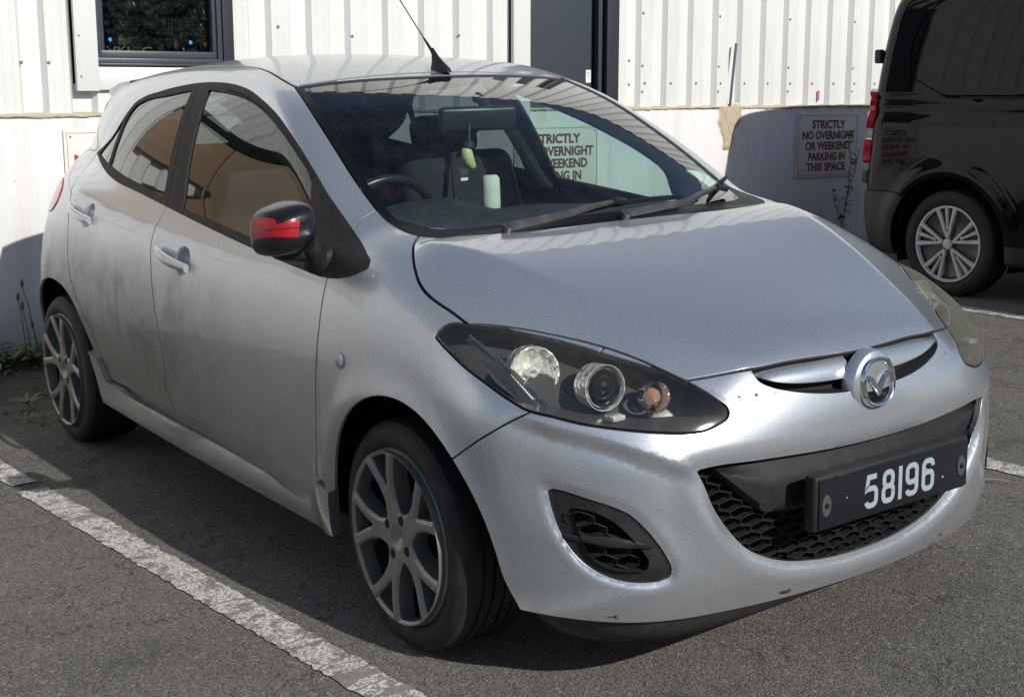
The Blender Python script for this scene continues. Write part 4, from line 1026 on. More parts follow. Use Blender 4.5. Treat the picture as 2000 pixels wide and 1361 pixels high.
# dark hinge well beside the left end of the bonnet
az = zt(-1.03, .02)
rows = [[(-1.03+.055*k*math.cos(t)-dx, .02+.022*k*math.sin(t), az+h_) for t in np.linspace(0, 2*math.pi, 19)[:-1]] for k, h_, dx in ((1.0, -.004, 0), (.92, .008, .002), (.55, .030, .018), (.30, .052, .034), (.18, .075, .052))]
ant = MB().grid(rows, wrap=True).build('aerial_base', M['blackplastic'], car, ang=50)
MB().tube([(-1.075, .02, az+.060), (-1.105, .02, az+.088), (-1.13, .02, az+.110)], [.0055, .0045, .0028], 10).tube([(-1.12, .02, az+.101), (-1.58, .02, az+.52)], .0019, 8).build('aerial_rod', M['blackplastic'], ant)
rows = []
for yy in np.linspace(-.44, .44, 25):
    k = abs(yy)/.44; xt = -2.885+.075*k**3; xr = -2.56; zz = zt(xr, -abs(yy)*.95)
    zt_e = 1.373-.022*k*k
    rows.append([(xr, yy, zz+.003), ((xr+xt)/2, yy, (zz+zt_e)/2+.010), (xt+.02, yy, zt_e+.002), (xt, yy, zt_e-.008), (xt+.012, yy, zt_e-.024), (xr-.05, yy, zz-.05)])
mb = MB().grid(rows); n_ = len(mb.v); mb.f.append(tuple(range(6))); mb.f.append(tuple(range(n_-6, n_))); mb.build('roof_spoiler', P_, car, ang=50)

# ---- cabin
rows = []
for yy in np.linspace(-.70, .70, 41):
    hood_ = .060*math.exp(-((yy+.37)/.19)**4); mid_ = .016*math.exp(-(yy/.2)**2)
    e = .03*(abs(yy)/.7)**4
    rows.append([(-.13-.25*(yy/.7)**2*.9, yy, .945), (-.25-.20*(yy/.7)**2, yy, .975-e+mid_), (-.42-.1*(yy/.7)**2, yy, .985-e+hood_*.7+mid_), (-.56, yy, .985-e+hood_+mid_), (-.62, yy, .970-e+hood_*1.0+mid_), (-.635, yy, .93-e+hood_*.5), (-.60, yy, .80), (-.58, yy, .5)])
MB().grid(rows).build('dashboard', M['dash'], car, ang=50)
mb = MB()
for k in range(22): yy = -.30+k*.03; mb.box((-.20-.02*(yy/.3)**2, yy, .981), (.012, .014, .006))
mb.build('demister_vent', M['cabin'], car)
st = Matrix.Translation((-.80, -.37, .925)) @ Matrix.Rotation(R(-66), 4, 'Y')
swm = MB().tube([(.185*math.cos(t), .185*math.sin(t), 0) for t in np.linspace(0, 2*math.pi, 49)[:-1]], .0155, 10, True, st)
swm.tube([(0, -.18, 0), (0, -.06, -.02), (0, .06, -.02), (0, .18, 0)], [.014, .03, .03, .014], 8, False, st).tube([(0, 0, -.03), (-.17, 0, 0)], [.04, .02], 8, False, st).box((0, 0, -.02), (.12, .14, .05), st)
swm.build('steering_wheel', M['gloss'] if 'gloss' in M else M['cabin'], car, ang=60)
def rbox(name, c, d, rot, mat, b=.05, parent=car):
    return MB().box((0, 0, 0), d).build(name, mat, parent, bevel=b, seg=4, ang=60), c, rot
def put(name, c, d, rx, mat, b=.05, parent=car):
    o, c, r_ = rbox(name, c, d, rx, mat, b, parent); o.location = c; o.rotation_euler = (0, rx, 0); return o
for yy in (-.36, .36):
    seat = put('front_seat', (-1.12, yy, .52), (.52, .50, .17), R(-6), M['cloth'], .06)
    b_ = put('backrest', (-1.41, yy, .82), (.15, .50, .60), R(-20), M['cloth'], .06)
    h_ = put('headrest', (-1.545, yy, 1.165), (.10, .27, .15), R(-14), M['cloth'], .045)
    for q2 in (-.07, .07): MB().tube([(-1.52, yy+q2, 1.06), (-1.54, yy+q2, 1.12)], .007, 8).build('headrest_post', M['steel'], car)
put('rear_seat', (-2.02, 0, .52), (.52, 1.26, .18), R(-6), M['cloth'], .06); put('rear_backrest', (-2.36, 0, .85), (.15, 1.24, .58), R(-22), M['cloth'], .05)
for yy in (-.40, .40): put('rear_headrest', (-2.47, yy, 1.17), (.09, .25, .13), R(-12), M['cloth'], .04)
put('parcel_shelf', (-2.72, 0, .93), (.46, 1.16, .03), 0, M['cabin'], .01)
put('centre_console', (-.85, 0, .55), (.55, .20, .36), R(10), M['cabin'], .03)
put('gear_knob', (-.80, -.02, .82), (.05, .05, .06), 0, M['cabin'], .02)
for sg in (-1, 1):
    rows = []
    for k in np.linspace(0, 1, 9):
        x_ = -1.615+.17*k; z_ = 1.315-.36*k; y_ = bis(lambda a: float(body(np.array([[x_, -a, z_]]))[0]), .25, 1.0)-.018; w_ = .040+.004*k
        rows.append([(x_-w_, sg*(y_+.006), z_), (x_-w_*.7, sg*(y_-.014), z_), (x_+w_*.7, sg*(y_-.014), z_), (x_+w_, sg*(y_+.006), z_)])
    MB().grid(rows).build('pillar_trim', M['beige'], car, ang=60)
    MB().tube([(-1.60, sg*.575, 1.27), (-1.52, sg*.50, 1.19), (-1.40, sg*.30, 1.10), (-1.25, sg*.22, .90), (-1.1, sg*.17, .6)], .012, 6).build('seat_belt', M['cabin'], car)
rm = MB().box((0, 0, 0), (.03, .25, .075)).build('rear_view_mirror', M['mirrorback'] if 'mirrorback' in M else M['dash'], car, bevel=.014, seg=3); rm.location = (-.705, -.065, 1.258); rm.rotation_euler = (0, R(8), R(-14))
MB().tube([(-.70, -.02, 1.265), (-.75, 0, 1.30), (-.80, 0, 1.318)], [.012, .014, .018], 10).build('mirror_stalk', M['cabin'], car)
ca = [(-1.311, .590, 1.350), (-1.186, .600, 1.337), (-1.045, .613, 1.310), (-.929, .628, 1.276), (-.824, .645, 1.237), (-.675, .668, 1.172), (-.580, .680, 1.127), (-.500, .715, 1.03), (-.450, .745, .93)]
cb = [(-1.42, .578, 1.320), (-1.193, .600, 1.262), (-1.012, .625, 1.207), (-.902, .640, 1.167), (-.765, .660, 1.110), (-.672, .680, 1.050), (-.645, .698, .968), (-.60, .71, .94), (-.56, .72, .93)]
for sg in (-1, 1):
    a_ = crom(ca, 4, False); b_ = crom(cb, 4, False); ia = np.linspace(0, len(a_)-1, 30); ib = np.linspace(0, len(b_)-1, 30)
    A_ = [[np.interp(k, np.arange(len(a_)), a_[:, j]) for j in range(3)] for k in ia]; B2 = [[np.interp(k, np.arange(len(b_)), b_[:, j]) for j in range(3)] for k in ib]
    rows = [[(p[0]-.01, sg*(p[1]+.012), p[2]+.01), (p[0], sg*(p[1]-.014), p[2]-.005), ((p[0]+q[0])/2, sg*((p[1]+q[1])/2-.03), (p[2]+q[2])/2), (q[0], sg*(q[1]-.012), q[2]), (q[0], sg*(q[1]+.008), q[2]-.004)] for p, q in zip(A_, B2)]
    MB().grid(rows).build('pillar_cover', M['cabin'], car, ang=60)
M['sticker'] = nmat('permit_sticker', (.75, .85, .80), .5); t = NT(M['sticker']); c_ = t.coord('Generated')
vv = t.new('ShaderNodeTexBrick'); t.l.new(t.mapping(c_, (1, 1, 1)), vv.inputs[0]); vv.inputs['Scale'].default_value = 9; vv.inputs[1].default_value = (.16, .42, .50, 1); vv.inputs[2].default_value = (.75, .85, .35, 1); vv.inputs[3].default_value = (.85, .92, .92, 1); vv.inputs['Mortar Size'].default_value = .045
t.l.new(vv.outputs[0], t.b.inputs['Base Color'])
q_ = [(-.381, .494), (-.409, .586), (-.352, .612), (-.303, .520)]
MB().grid([[onws(*q_[0], -.008), onws((q_[0][0]+q_[1][0])/2, (q_[0][1]+q_[1][1])/2, -.008), onws(*q_[1], -.008)], [onws(*q_[3], -.008), onws((q_[2][0]+q_[3][0])/2, (q_[2][1]+q_[3][1])/2, -.008), onws(*q_[2], -.008)]]).build('windscreen_sticker', M['sticker'], car)
# things hanging in the cabin
ch = thing('hanging_charm', 'pale yellow curved charm with black top hanging from the cabin mirror', 'car charm')
M['charm'] = nmat('pale_yellow', (.62, .60, .30), .45)
mb = MB(); pts = [(-.70, -.105, 1.176), (-.70, -.112, 1.165), (-.70, -.111, 1.150), (-.70, -.106, 1.134), (-.70, -.094, 1.117), (-.70, -.084, 1.110)]
mb.tube(pts, [.010, .017, .0195, .0185, .014, .006], 14).build('charm_body', M['charm'], ch, ang=80)
MB().tube([(-.70, -.106, 1.170), (-.70, -.104, 1.184), (-.70, -.102, 1.194)], [.018, .019, .010], 12).build('charm_top', M['cabin'], ch, ang=80)
MB().tube([(-.70, -.102, 1.19), (-.70, -.099, 1.245)], .0034, 6).build('charm_chain', M['steel'], ch)
fr = thing('air_freshener', 'small clear card air freshener with black print hanging below the yellow charm', 'air freshener')
MB().box((-.702, -.124, 1.090), (.004, .038, .050)).build('card', M['cabin'], fr, bevel=.004)
MB().box((-.6985, -.124, 1.079), (.0015, .026, .009)).build('card_label', M['white'], fr); MB().box((-.6985, -.124, 1.099), (.0015, .026, .018)).build('card_print', M['sucker'], fr)
MB().tube([(-.702, -.122, 1.115), (-.702, -.105, 1.19)], .0012, 6).build('cord', M['cabin'], fr)
bp = MB(); rows = [[(-1.15+.030*math.cos(t)*k, .29+.034*math.sin(t)*k*1.0, z_) for t in np.linspace(0, 2*math.pi, 19)[:-1]] for z_, k in ((.905, .75), (.912, 1.0), (.95, 1.03), (1.0, 1.0), (1.03, .97), (1.042, .7), (1.043, .2))]
bp.grid(rows, wrap=True); M['fleece'] = plastic('white_fleece', (.70, .71, .68), .95, .9, 160)
tag(bp.build('belt_pad', M['fleece'], None, ang=80), 'white fleece pad wrapped round the left front seat belt', 'belt pad')
# ------------------------------------------------------------------ ground
M['asphalt'] = nmat('asphalt', (.1, .1, .1), .88); t = NT(M['asphalt']); c = t.coord()
big = t.noise(c, .55, 5, .6); mid = t.noise(c, 4.0, 6, .65); agg = t.voro(c, 230, 'F1', 'Distance'); aggc = t.voro(c, 230, 'F1', 'Color'); fine = t.noise(c, 420, 2, .6); agg2 = t.voro(c, 120, 'F1', 'Color')
base = t.mix(t.step(big, .35, .68), (.105, .098, .087), (.160, .149, .133))
base = t.mix(t.math('MULTIPLY', t.step(mid, .45, .75), .45), base, (.185, .171, .148))
st_ = t.step(t.sep(aggc)[0], .30, .95); col = t.mix(t.math('MULTIPLY', st_, .55), base, (.30, .28, .25))
col = t.mix(t.math('MULTIPLY', t.step(t.sep(aggc)[1], .55, .95), .75), col, (.035, .034, .033))
col = t.mix(t.math('MULTIPLY', t.step(t.sep(agg2)[2], .95, .99), .4), col, (.40, .38, .35))
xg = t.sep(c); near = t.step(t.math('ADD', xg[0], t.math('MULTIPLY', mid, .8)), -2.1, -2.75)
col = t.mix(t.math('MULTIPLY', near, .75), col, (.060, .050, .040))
moss = t.math('MULTIPLY', t.step(t.noise(c, 1.3, 5, .7), .60, .74), .45); col = t.mix(moss, col, (.20, .18, .11))
stain = t.math('MULTIPLY', t.step(t.noise(t.mapping(c, (1, 1, 1), (3.1, 1.7, 0)), 1.9, 5, .65), 0.58, .72), .7); col = t.mix(stain, col, (.045, .043, .040))
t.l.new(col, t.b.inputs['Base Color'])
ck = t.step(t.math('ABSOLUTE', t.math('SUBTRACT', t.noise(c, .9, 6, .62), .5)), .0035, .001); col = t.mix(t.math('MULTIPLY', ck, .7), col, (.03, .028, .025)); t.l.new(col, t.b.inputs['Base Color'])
hgt = t.math('ADD', t.math('MULTIPLY', t.math('SUBTRACT', 1.0, agg), .8), t.math('MULTIPLY', fine, .5)); t.l.new(t.bump(hgt, .75, .006), t.b.inputs['Normal'])
g = MB(); gx = [-40, -12, -6, -4.1, -3.9, -3.6, -3.3, -3.0, -2.6, -2, 0, 4, 12, 40]; gy = [-40, -12, -6, -3, -1.5, 0, 1.5, 3, 6, 12, 40]
g.grid([[(x, y, 0) for y in gy] for x in gx], flip=True)
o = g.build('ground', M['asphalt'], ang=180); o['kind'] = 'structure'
M['line'] = nmat('road_paint', (.6, .6, .58), .75); t = NT(M['line']); c = t.coord()
dn = t.new('ShaderNodeVectorMath'); dn.operation = 'ADD'; t.l.new(c, dn.inputs[0]); nz_ = t.noise(c, 9, 3, .6, 'Color'); sc2 = t.new('ShaderNodeVectorMath'); sc2.operation = 'SCALE'; sc2.inputs['Scale'].default_value = .06; t.l.new(nz_, sc2.inputs[0]); t.l.new(sc2.outputs[0], dn.inputs[1])
cr = t.math('ABSOLUTE', t.math('SUBTRACT', t.noise(t.mapping(dn.outputs[0], (4.2, 1.1, 1)), 1.0, 3, .55), .5)); cr2 = t.voro(t.mapping(dn.outputs[0], (21, 26, 1)), 1.0, 'DISTANCE_TO_EDGE')
w1 = t.step(t.noise(c, 17, 8, .75), .50, .57); pits = t.step(t.noise(c, 150, 4, .65), .47, .58)
wear = t.math('MAXIMUM', t.math('MULTIPLY', t.step(cr, .016, .006), .8), t.math('MULTIPLY', t.math('MAXIMUM', t.math('MULTIPLY', t.step(cr2, .02, .0), .15), w1), .85))
wear = t.math('MAXIMUM', wear, t.math('MULTIPLY', pits, .8))
pc = t.mix(t.noise(c, 60, 4, .6), (.56, .54, .50), (.80, .78, .73)); aa = t.voro(c, 150, 'F1', 'Color')
t.l.new(t.mix(wear, pc, t.mix(t.sep(aa)[0], (.07, .066, .06), (.19, .175, .155))), t.b.inputs['Base Color'])
t.l.new(t.bump(t.math('ADD', t.math('MULTIPLY', t.math('SUBTRACT', 1.0, wear), .6), t.noise(c, 170, 3)), .6, .005), t.b.inputs['Normal'])
def line(pts, label):
    P = crom(pts, 1, True) if False else pts
    tag(MB().add([(p[0], p[1], .004) for p in P], [tuple(range(len(P)))]).build('bay_line', M['line'], None, smooth=False), label, 'road marking', 'white lines between the parking bays')
rj = random.Random(3)
def strip(xa, ya0, ya1, xb, yb0, yb1, n=170):
    lo = []; hi = []
    for i in range(n+1):
        k = i/n; lo.append((xa+(xb-xa)*k, ya0+(yb0-ya0)*k+rj.uniform(-.006, .006))); hi.append((xa+(xb-xa)*k, ya1+(yb1-ya1)*k+rj.uniform(-.006, .006)))
    return lo+hi[::-1]
line(strip(-1.93, -1.196, -1.092, 1.6, -.935, -.82), 'cracked white bay line along the shaded side of the silver car')
line(strip(-2.75, -1.235, -1.15, -2.02, -1.19, -1.10, 12), 'faded short end of a bay line near the left edge of the photo')
line(strip(-2.4, 1.57, 1.675, 1.6, 1.57, 1.675), 'white bay line that comes out beyond the silver car front bumper')
line(strip(-3.0, 4.07, 4.19, 1.6, 4.07, 4.19), 'white bay line on the ground beside the black van')
tw = MB().tube([(.10, 1.425, .012), (.135, 1.45, .014), (.175, 1.47, .010)], [.004, .0035, .002], 6)
M['twigm'] = nmat('dry_twig', (.30, .23, .14), .8); tag(tw.build('twig', M['twigm']), 'dry twig on the asphalt beside the front bumper', 'twig')

# ------------------------------------------------------------------ building behind
BX = -4.0
bld = thing('building', 'white ribbed metal clad building with dark grey window and door', 'building', (BX, 2.5, 0), (-.026, 0, 0))
M['clad'] = nmat('white_cladding', (.74, .745, .72), .45); t = NT(M['clad']); c = t.coord()
n1 = t.noise(t.mapping(c, (2, 2, .5)), 3, 5, .6); t.l.new(t.mix(t.math('MULTIPLY', t.step(n1, .42, .75), .32), (.70, .71, .695), (.53, .53, .50)), t.b.inputs['Base Color'])
M['clad2'] = nmat('white_trim', (.71, .72, .705), .4)
M['anth'] = nmat('anthracite', (.050, .062, .075), .38); M['anth2'] = nmat('anthracite_dark', (.040, .042, .050), .4); M['void'] = nmat('gap_black', (.004, .004, .005), .9)
def sheet(y0, y1, pitch, ph, z0, z1, lift):
    ys = set([y0, y1]); prof = []
    def px(y):
        u = ((y-ph) % pitch); d = .034
        if u < .022: return -d+d*u/.022
        if u < .022+.105: return -.0015 if abs(u-.052) < .002 or abs(u-.098) < .002 else 0.0
        if u < .022+.105+.022: return -d*(u-.127)/.022
        return -d
    k0 = int((y0-ph)//pitch)-1
    for k in range(k0, k0+int((y1-y0)/pitch)+4):
        for u in (0, .022, .048, .0521, .056, .094, .0981, .102, .127, .149):
            y = ph+k*pitch+u
            if y0 < y < y1: ys.add(round(y, 5))
    ys = sorted(ys); x = [px(y+1e-6) for y in ys]
    rows = [[(x[i]+lift-.012, y, z) for i, y in enumerate(ys)] for z in (z0, z1)]
    me = MB().grid(rows).mesh('cladding_sheet', ang=10)
    return link('cladding_sheet', me, M['clad'], bld)
ZT = 4.0; WT = 1.158
def sheets(a, b, width, pitch, ph, z0, z1):
    y = a; i = 0
    while y < b-1e-4:
        e = min(y+width, b); sheet(y, e+.012 if e < b else e, pitch, ph, z0, z1, .0016*(i % 2)); y = e; i += 1
sheets(-12.62, -2.706, .72, .24, -1.18+.0, WT-.05, ZT)
sheets(-2.706, -1.86, .72, .24, -1.18, WT-.05, 1.30); sheets(-2.706, -1.86, .72, .24, -1.18, 2.45, ZT)
sheets(-1.86, -1.18, .72, .24, -1.18, WT-.05, ZT); sheets(-1.18, -.055, .72, .24, -1.18, WT-.05, ZT)
sheets(-.055, .775, .9, .24, -1.18, 2.5, ZT)
sheets(.764, .949, .68, .2275, .949, WT-.05, ZT); sheets(.949, 12, .6825, .2275, .949, WT-.05, ZT)
# screws
scr = MB().lathe([(-.006, 0), (-.0055, .0045), (-.002, .0065), (-.001, .009), (.001, .0095)], 10).mesh('screw'); M['screw'] = nmat('screw_grey', (.22, .22, .22), .5); scr.materials.append(M['screw'])
def screw(y, z, x=.0):
    o = bpy.data.objects.new('screw', scr); COL.objects.link(o); o.parent = bld; o.location = (x, y, z); o.rotation_euler = (0, 0, R(90))
for k in range(16): screw(.949+.0585+.2275*k, 1.31, -.010)
for k in range(5):
    for z in (1.255, 1.42, 1.75): screw(.985+.6825*k, z, -.010)
for y, z in ((-2.96, 1.40), (-2.83, 1.40), (-.03, 1.55), (.87, 1.30), (.87, 1.45), (-1.60, 1.60), (-1.15, 1.56), (-.44, 1.58), (-2.2, 1.23)): screw(y, z, -.010)
for y, z in ((-2.685, 1.53), (-2.683, 1.335), (-2.685, 1.75)): screw(y, z, .014)
# flashing round the window
MB().box((.004, -2.65, 1.84), (.026, .112, 1.15)).build('window_surround', M['clad2'], bld, bevel=.002)
MB().box((.0035, -2.225, 1.3265), (.025, .738, .113)).build('window_surround', M['clad2'], bld, bevel=.002)
MB().box((.004, -2.28, 2.47), (.026, .85, .11)).build('window_surround', M['clad2'], bld, bevel=.002)
win = bpy.data.objects.new('window', None); COL.objects.link(win); win.parent = bld
y0, y1, z0, z1 = -2.592, -1.925, 1.388, 2.42
def frame(a, b, c_, d, x, th, w, mat, par, nm='frame_bar'):
    MB().box((x, (a+b)/2, c_+w/2), (th, b-a, w)).build(nm, mat, par, bevel=.003); MB().box((x, (a+b)/2, d-w/2), (th, b-a, w)).build(nm, mat, par, bevel=.003)
    MB().box((x, a+w/2, (c_+d)/2), (th*.98, w, d-c_-2*w)).build(nm, mat, par, bevel=.003); MB().box((x, b-w/2, (c_+d)/2), (th*.98, w, d-c_-2*w)).build(nm, mat, par, bevel=.003)
frame(y0, y1, z0+.012, z1, -.030, .05, .026, M['anth'], win); 
frame(y0+.012, y1-.012, z0+.040, z1-.03, -.042, .04, .034, M['anth'], win, 'sash_bar')
MB().box((.0, (y0+y1)/2, z0+.005), (.055, y1-y0, .012)).build('window_sill', M['anth2'], win, bevel=.002)
MB().box((-.012, -1.893, 1.90), (.030, .060, 1.05)).build('window_post', M['anth2'], win, bevel=.002)
MB().box((-.10, (y0+y1)/2, 1.9), (.02, y1-y0+.1, 1.2)).build('window_back', M['void'], win)
from mathutils import noise as mnoise
rows = []; ny, nzz = 130, 130
for i in range(ny+1):
    r_ = []
    for j in range(nzz+1):
        y = y0+.03+(y1-y0-.06)*i/ny; z = z0+.05+(1.98-z0-.05)*j/nzz; p = Vector((y*5, z*5, 0))
        d = .030*(1-abs(mnoise.noise(p*1.2+Vector((3, 1, 0))))*2)**2+.022*(1-abs(mnoise.noise(Vector((y*16+z*7, z*11-y*5, 2))))*1.6)**3+.006*mnoise.noise(p*5)
        r_.append((-.092+d*.8, y, z))
    rows.append(r_)
M['film'] = nmat('crinkled_black_film', (.010, .012, .013), .09, 0, Specular_IOR_Level=.6); t = NT(M['film']); c = t.coord()
f_ = t.noise(t.mapping(c, (1, 9, 6), rot=(.5, 0, 0)), 1.0, 3, .5, dist=1.5); f2_ = t.noise(t.mapping(c, (1, 30, 9)), 1.0, 2, .5, dist=2.5)
t.l.new(t.bump(t.math('ADD', f_, t.math('MULTIPLY', f2_, .4)), 1.0, .08), t.b.inputs['Normal'])
t.l.new(t.mix(t.step(t.noise(c, 5, 3), .5, .75), (.003, .0035, .004), (.010, .012, .008)), t.b.inputs['Base Color'])
MB().grid(rows).build('protective_film', M['film'], win, ang=180)
M['pane'] = glass_mat('window_pane', (.92, .95, .94)); MB().box((-.046, (y0+y1)/2, 1.9), (.004, y1-y0-.06, 1.0)).build('pane', M['pane'], win)
M['bluetape'] = nmat('blue_tape', (.01, .25, .75), .5)
for y, z, a in ((-2.508, 1.516, .3), (-2.085, 1.510, 0)):
    o = MB().box((0, 0, 0), (.002, .015, .017)).build('blue_tape', M['bluetape'], win); o.location = (-.0425, y, z); o.rotation_euler = (a, 0, 0)
def text(name, s, size, loc, mat, parent, off=.0, sx=1.0, ex=.0005, width=None, rot=None):
    cu = bpy.data.curves.new(name, 'FONT'); cu.body = s; cu.size = size; cu.align_x = 'CENTER'; cu.align_y = 'CENTER'; cu.offset = off; cu.extrude = ex; cu.resolution_u = 4
    o = bpy.data.objects.new(name, cu); COL.objects.link(o); bpy.context.view_layer.update()
    me = bpy.data.meshes.new_from_object(o.evaluated_get(bpy.context.evaluated_depsgraph_get())); bpy.data.objects.remove(o)
    xs_ = [v.co.x for v in me.vertices]; w = max(xs_)-min(xs_); k = (width/w if width else sx)
    for v in me.vertices: v.co = Vector((v.co.z, v.co.x*k, v.co.y))
    me.name = name; me.materials.clear()
    o = link(name, me, mat, parent); o.location = loc
    return o
M['greenprint'] = nmat('green_print', (.025, .10, .03), .6)
text('film_lettering', 'VKLEC', .052, (-.066, -2.40, 1.463), M['greenprint'], win, .001, width=.235)
# door
dr = bpy.data.objects.new('door', None); COL.objects.link(dr); dr.parent = bld
MB().box((-.045, .318, 2.06), (.04, .500, 2.0)).build('door_leaf', M['anth'], dr, bevel=.004)
MB().box((-.075, .60, 2.06), (.02, .12, 2.0)).build('door_gap', M['void'], dr)
MB().box((-.030, .626, 2.06), (.05, .030, 2.0)).build('door_post', M['anth'], dr, bevel=.003)
MB().box((-.012, .712, 2.06), (.06, .098, 2.0)).build('door_frame', M['anth2'], dr, bevel=.003)
MB().box((.0, .0, 2.06), (.03, .125, 2.0)).build('door_flashing', M['clad2'], bld, bevel=.002)
lb = MB().box((-.0235, .545, 1.351), (.002, .040, .078)).build('door_label', M['white'], dr)
for k in range(4): MB().box((-.0222, .545, 1.375-.012*k), (.001, .024-.004*k, .004)).build('label_print', M['screw'], lb)
MB().box((-.12, 0, 2.03), (.04, 26, 4.1)).build('building_core', M['void'], bld)
MB().box((-1.6, 0, 4.04), (3.2, 25, .06)).build('building_roof', M['anth2'], bld)

# ------------------------------------------------------------------ low rendered wall
wall = thing('rendered_wall', 'low white rendered wall with rough beige top below the metal cladding', 'wall', (BX, 2.5, 0), (-.026, 0, 0))
M['render_w'] = nmat('white_render', (.70, .69, .68), .85); t = NT(M['render_w']); c = t.coord(); p = t.sep(c)
n1 = t.noise(t.mapping(c, (3, 9, .8)), 1.0, 6, .62); n2 = t.noise(c, 3.2, 6, .65); n3 = t.noise(c, 45, 4)
col = t.mix(t.math('MULTIPLY', t.step(n1, .46, .74), .45), (.66, .655, .655), (.46, .43, .38)); col = t.mix(t.math('MULTIPLY', t.step(n2, .58, .76), .22), col, (.45, .42, .37))
foot = t.step(t.math('ADD', p[2], t.math('MULTIPLY', n2, .25)), .42, .10); col = t.mix(t.math('MULTIPLY', foot, .55), col, (.24, .22, .17))
spot = t.step(t.noise(c, 14, 3, .5), .735, .76); col = t.mix(t.math('MULTIPLY', spot, .45), col, (.30, .23, .17))
t.l.new(col, t.b.inputs['Base Color']); t.l.new(t.bump(t.math('ADD', n3, t.math('MULTIPLY', n2, 2.0)), .25, .006), t.b.inputs['Normal'])
rows = []
for y in np.linspace(-11, 9.5, 160):
    rows.append([(.001*math.sin(y*3.1), y, -.6), (.002*math.sin(y*1.7), y, .5), (.0, y, WT-.022+.004*math.sin(y*7)), (-.03, y, WT-.012)])
MB().grid(rows).build('wall_face', M['render_w'], wall, ang=180)
M['mortar'] = nmat('beige_mortar', (.44, .36, .23), .9); t = NT(M['mortar']); c = t.coord(); n = t.noise(c, 30, 5, .65)
t.l.new(t.mix(n, (.36, .30, .20), (.60, .54, .42)), t.b.inputs['Base Color']); t.l.new(t.bump(t.noise(c, 80, 4), .8, .008), t.b.inputs['Normal'])
rows = []; rm_ = random.Random(5)
for y in np.linspace(-11, 9.5, 820):
    a = rm_.uniform(-.005, .005)+.004*math.sin(y*5); rows.append([(.004+rm_.uniform(0, .004), y, WT-.017+a*.8), (.010+rm_.uniform(0, .006), y, WT-.010+a*.4), (.004, y, WT-.002+rm_.uniform(-.002, .003)), (-.03, y, WT+.004)])
MB().grid(rows).build('wall_coping', M['mortar'], wall, ang=180)
# place where the render has come away
PT = [(1.689, 1.150), (1.70, 1.152), (1.879, 1.150), (1.875, 1.10), (1.866, 1.045), (1.835, 1.015), (1.813, .994), (1.80, .93), (1.783, .873), (1.752, .866), (1.72, .871), (1.722, .92), (1.712, .961), (1.688, 1.01), (1.672, 1.048), (1.682, 1.10)]
def patch_mesh(name, pts, x, grow, jit, mat, par, seed):
    r_ = random.Random(seed); q = crom([(0, *p) for p in pts], 5); cy = q[:, 1].mean(); cz = q[:, 2].mean(); rows = []
    for k, dx in ((1.0, -.004), (.97, .0025), (.8, .004), (.5, .002), (.2, .004), (.02, .003)):
        rows.append([(x+dx+r_.uniform(-.0015, .0015), cy+(v[1]-cy)*k*grow+r_.uniform(-jit, jit)*k, cz+(v[2]-cz)*k*(1+(grow-1)*.4)+r_.uniform(-jit, jit)*k) for v in q])
    return MB().grid(rows, wrap=True).build(name, mat, par, ang=80)
M['edgepl'] = nmat('torn_render_edge', (.62, .56, .42), .9)
patch_mesh('broken_render_edge', PT, .0005, 1.16, .003, M['edgepl'], wall, 1); patch_mesh('bare_mortar_patch', PT, .0045, 1.0, .004, M['mortar'], wall, 2)
# signs
M['signface'] = nmat('sign_cream', (.66, .65, .60), .55); M['signink'] = nmat('sign_maroon', (.14, .045, .055), .6); M['signred'] = nmat('sign_red', (.40, .04, .07), .6); M['signcream'] = nmat('sign_warm_cream', (.74, .71, .62), .55)
def sign(label, y, ztop, w, h, lines, face, ink, tilt=0.0):
    P = Matrix.Translation((BX, 2.5, 0)) @ Matrix.Rotation(-.026, 4, 'X') @ Matrix.Translation((.012, y+w/2, ztop-h/2)) @ Matrix.Rotation(tilt, 4, 'X')
    s = thing('parking_sign', label, 'sign', group='notices fixed along the low wall'); s.matrix_world = P
    MB().box((-.003, 0, 0), (.008, w, h)).build('sign_board', face, s, bevel=.002)
    b = .016; mb = MB()
    for (cy, cz, dy, dz) in ((0, h/2-b, w-2*b, .0025), (0, -h/2+b, w-2*b, .0025), (-w/2+b, 0, .0025, h-2*b), (w/2-b, 0, .0025, h-2*b)): mb.box((.0016, cy, cz), (.001, dy, dz))
    mb.build('sign_border', ink, s)
    for yy in (-1, 1):
        for zz in (-1, 1): MB().lathe([(-.004, 0), (-.003, .005), (.002, .007)], 10, Matrix.Translation((.001, yy*(w/2-.034), zz*(h/2-.034))) @ rot_to((1, 0, 0)).to_4x4()).build('sign_screw', M['screw'], s)
    for (tx, yy, zz, sz, wd) in lines: text('sign_lettering', tx, sz, (.0017, yy, zz), ink, s, .0032, width=wd)
    return s
L5 = [('STRICTLY', 0, .145, .078, .36), ('NO OVERNIGHT', .004, .068, .078, .560), ('OR WEEKEND', .0, -.008, .078, .480), ('PARKING IN', -.006, -.085, .078, .395), ('THIS SPACE', -.010, -.160, .078, .42)]
sign('cream parking notice seen through the silver car windscreen', -.055, 1.052, .66, .457, L5, M['signface'], M['signink'])
sign('parking notice beside the black van, half covered by a tall weed', 2.438, 1.101, .661, .457, L5, M['signface'], M['signink'], -.004)
sign('cream notice with large red letter, mostly hidden behind the silver car rear', -2.788, 1.078, .66, .62, [('N', -.240, .138, .125, .085)], M['signcream'], M['signred'])
M['built_shadow'] = nmat('shadow_blue_grey', (.10, .11, .16), .5); M['pink'] = nmat('pink_tape', (.55, .10, .38), .6)
Bm = Matrix.Translation((BX, 2.5, 0)) @ Matrix.Rotation(-.026, 4, 'X')
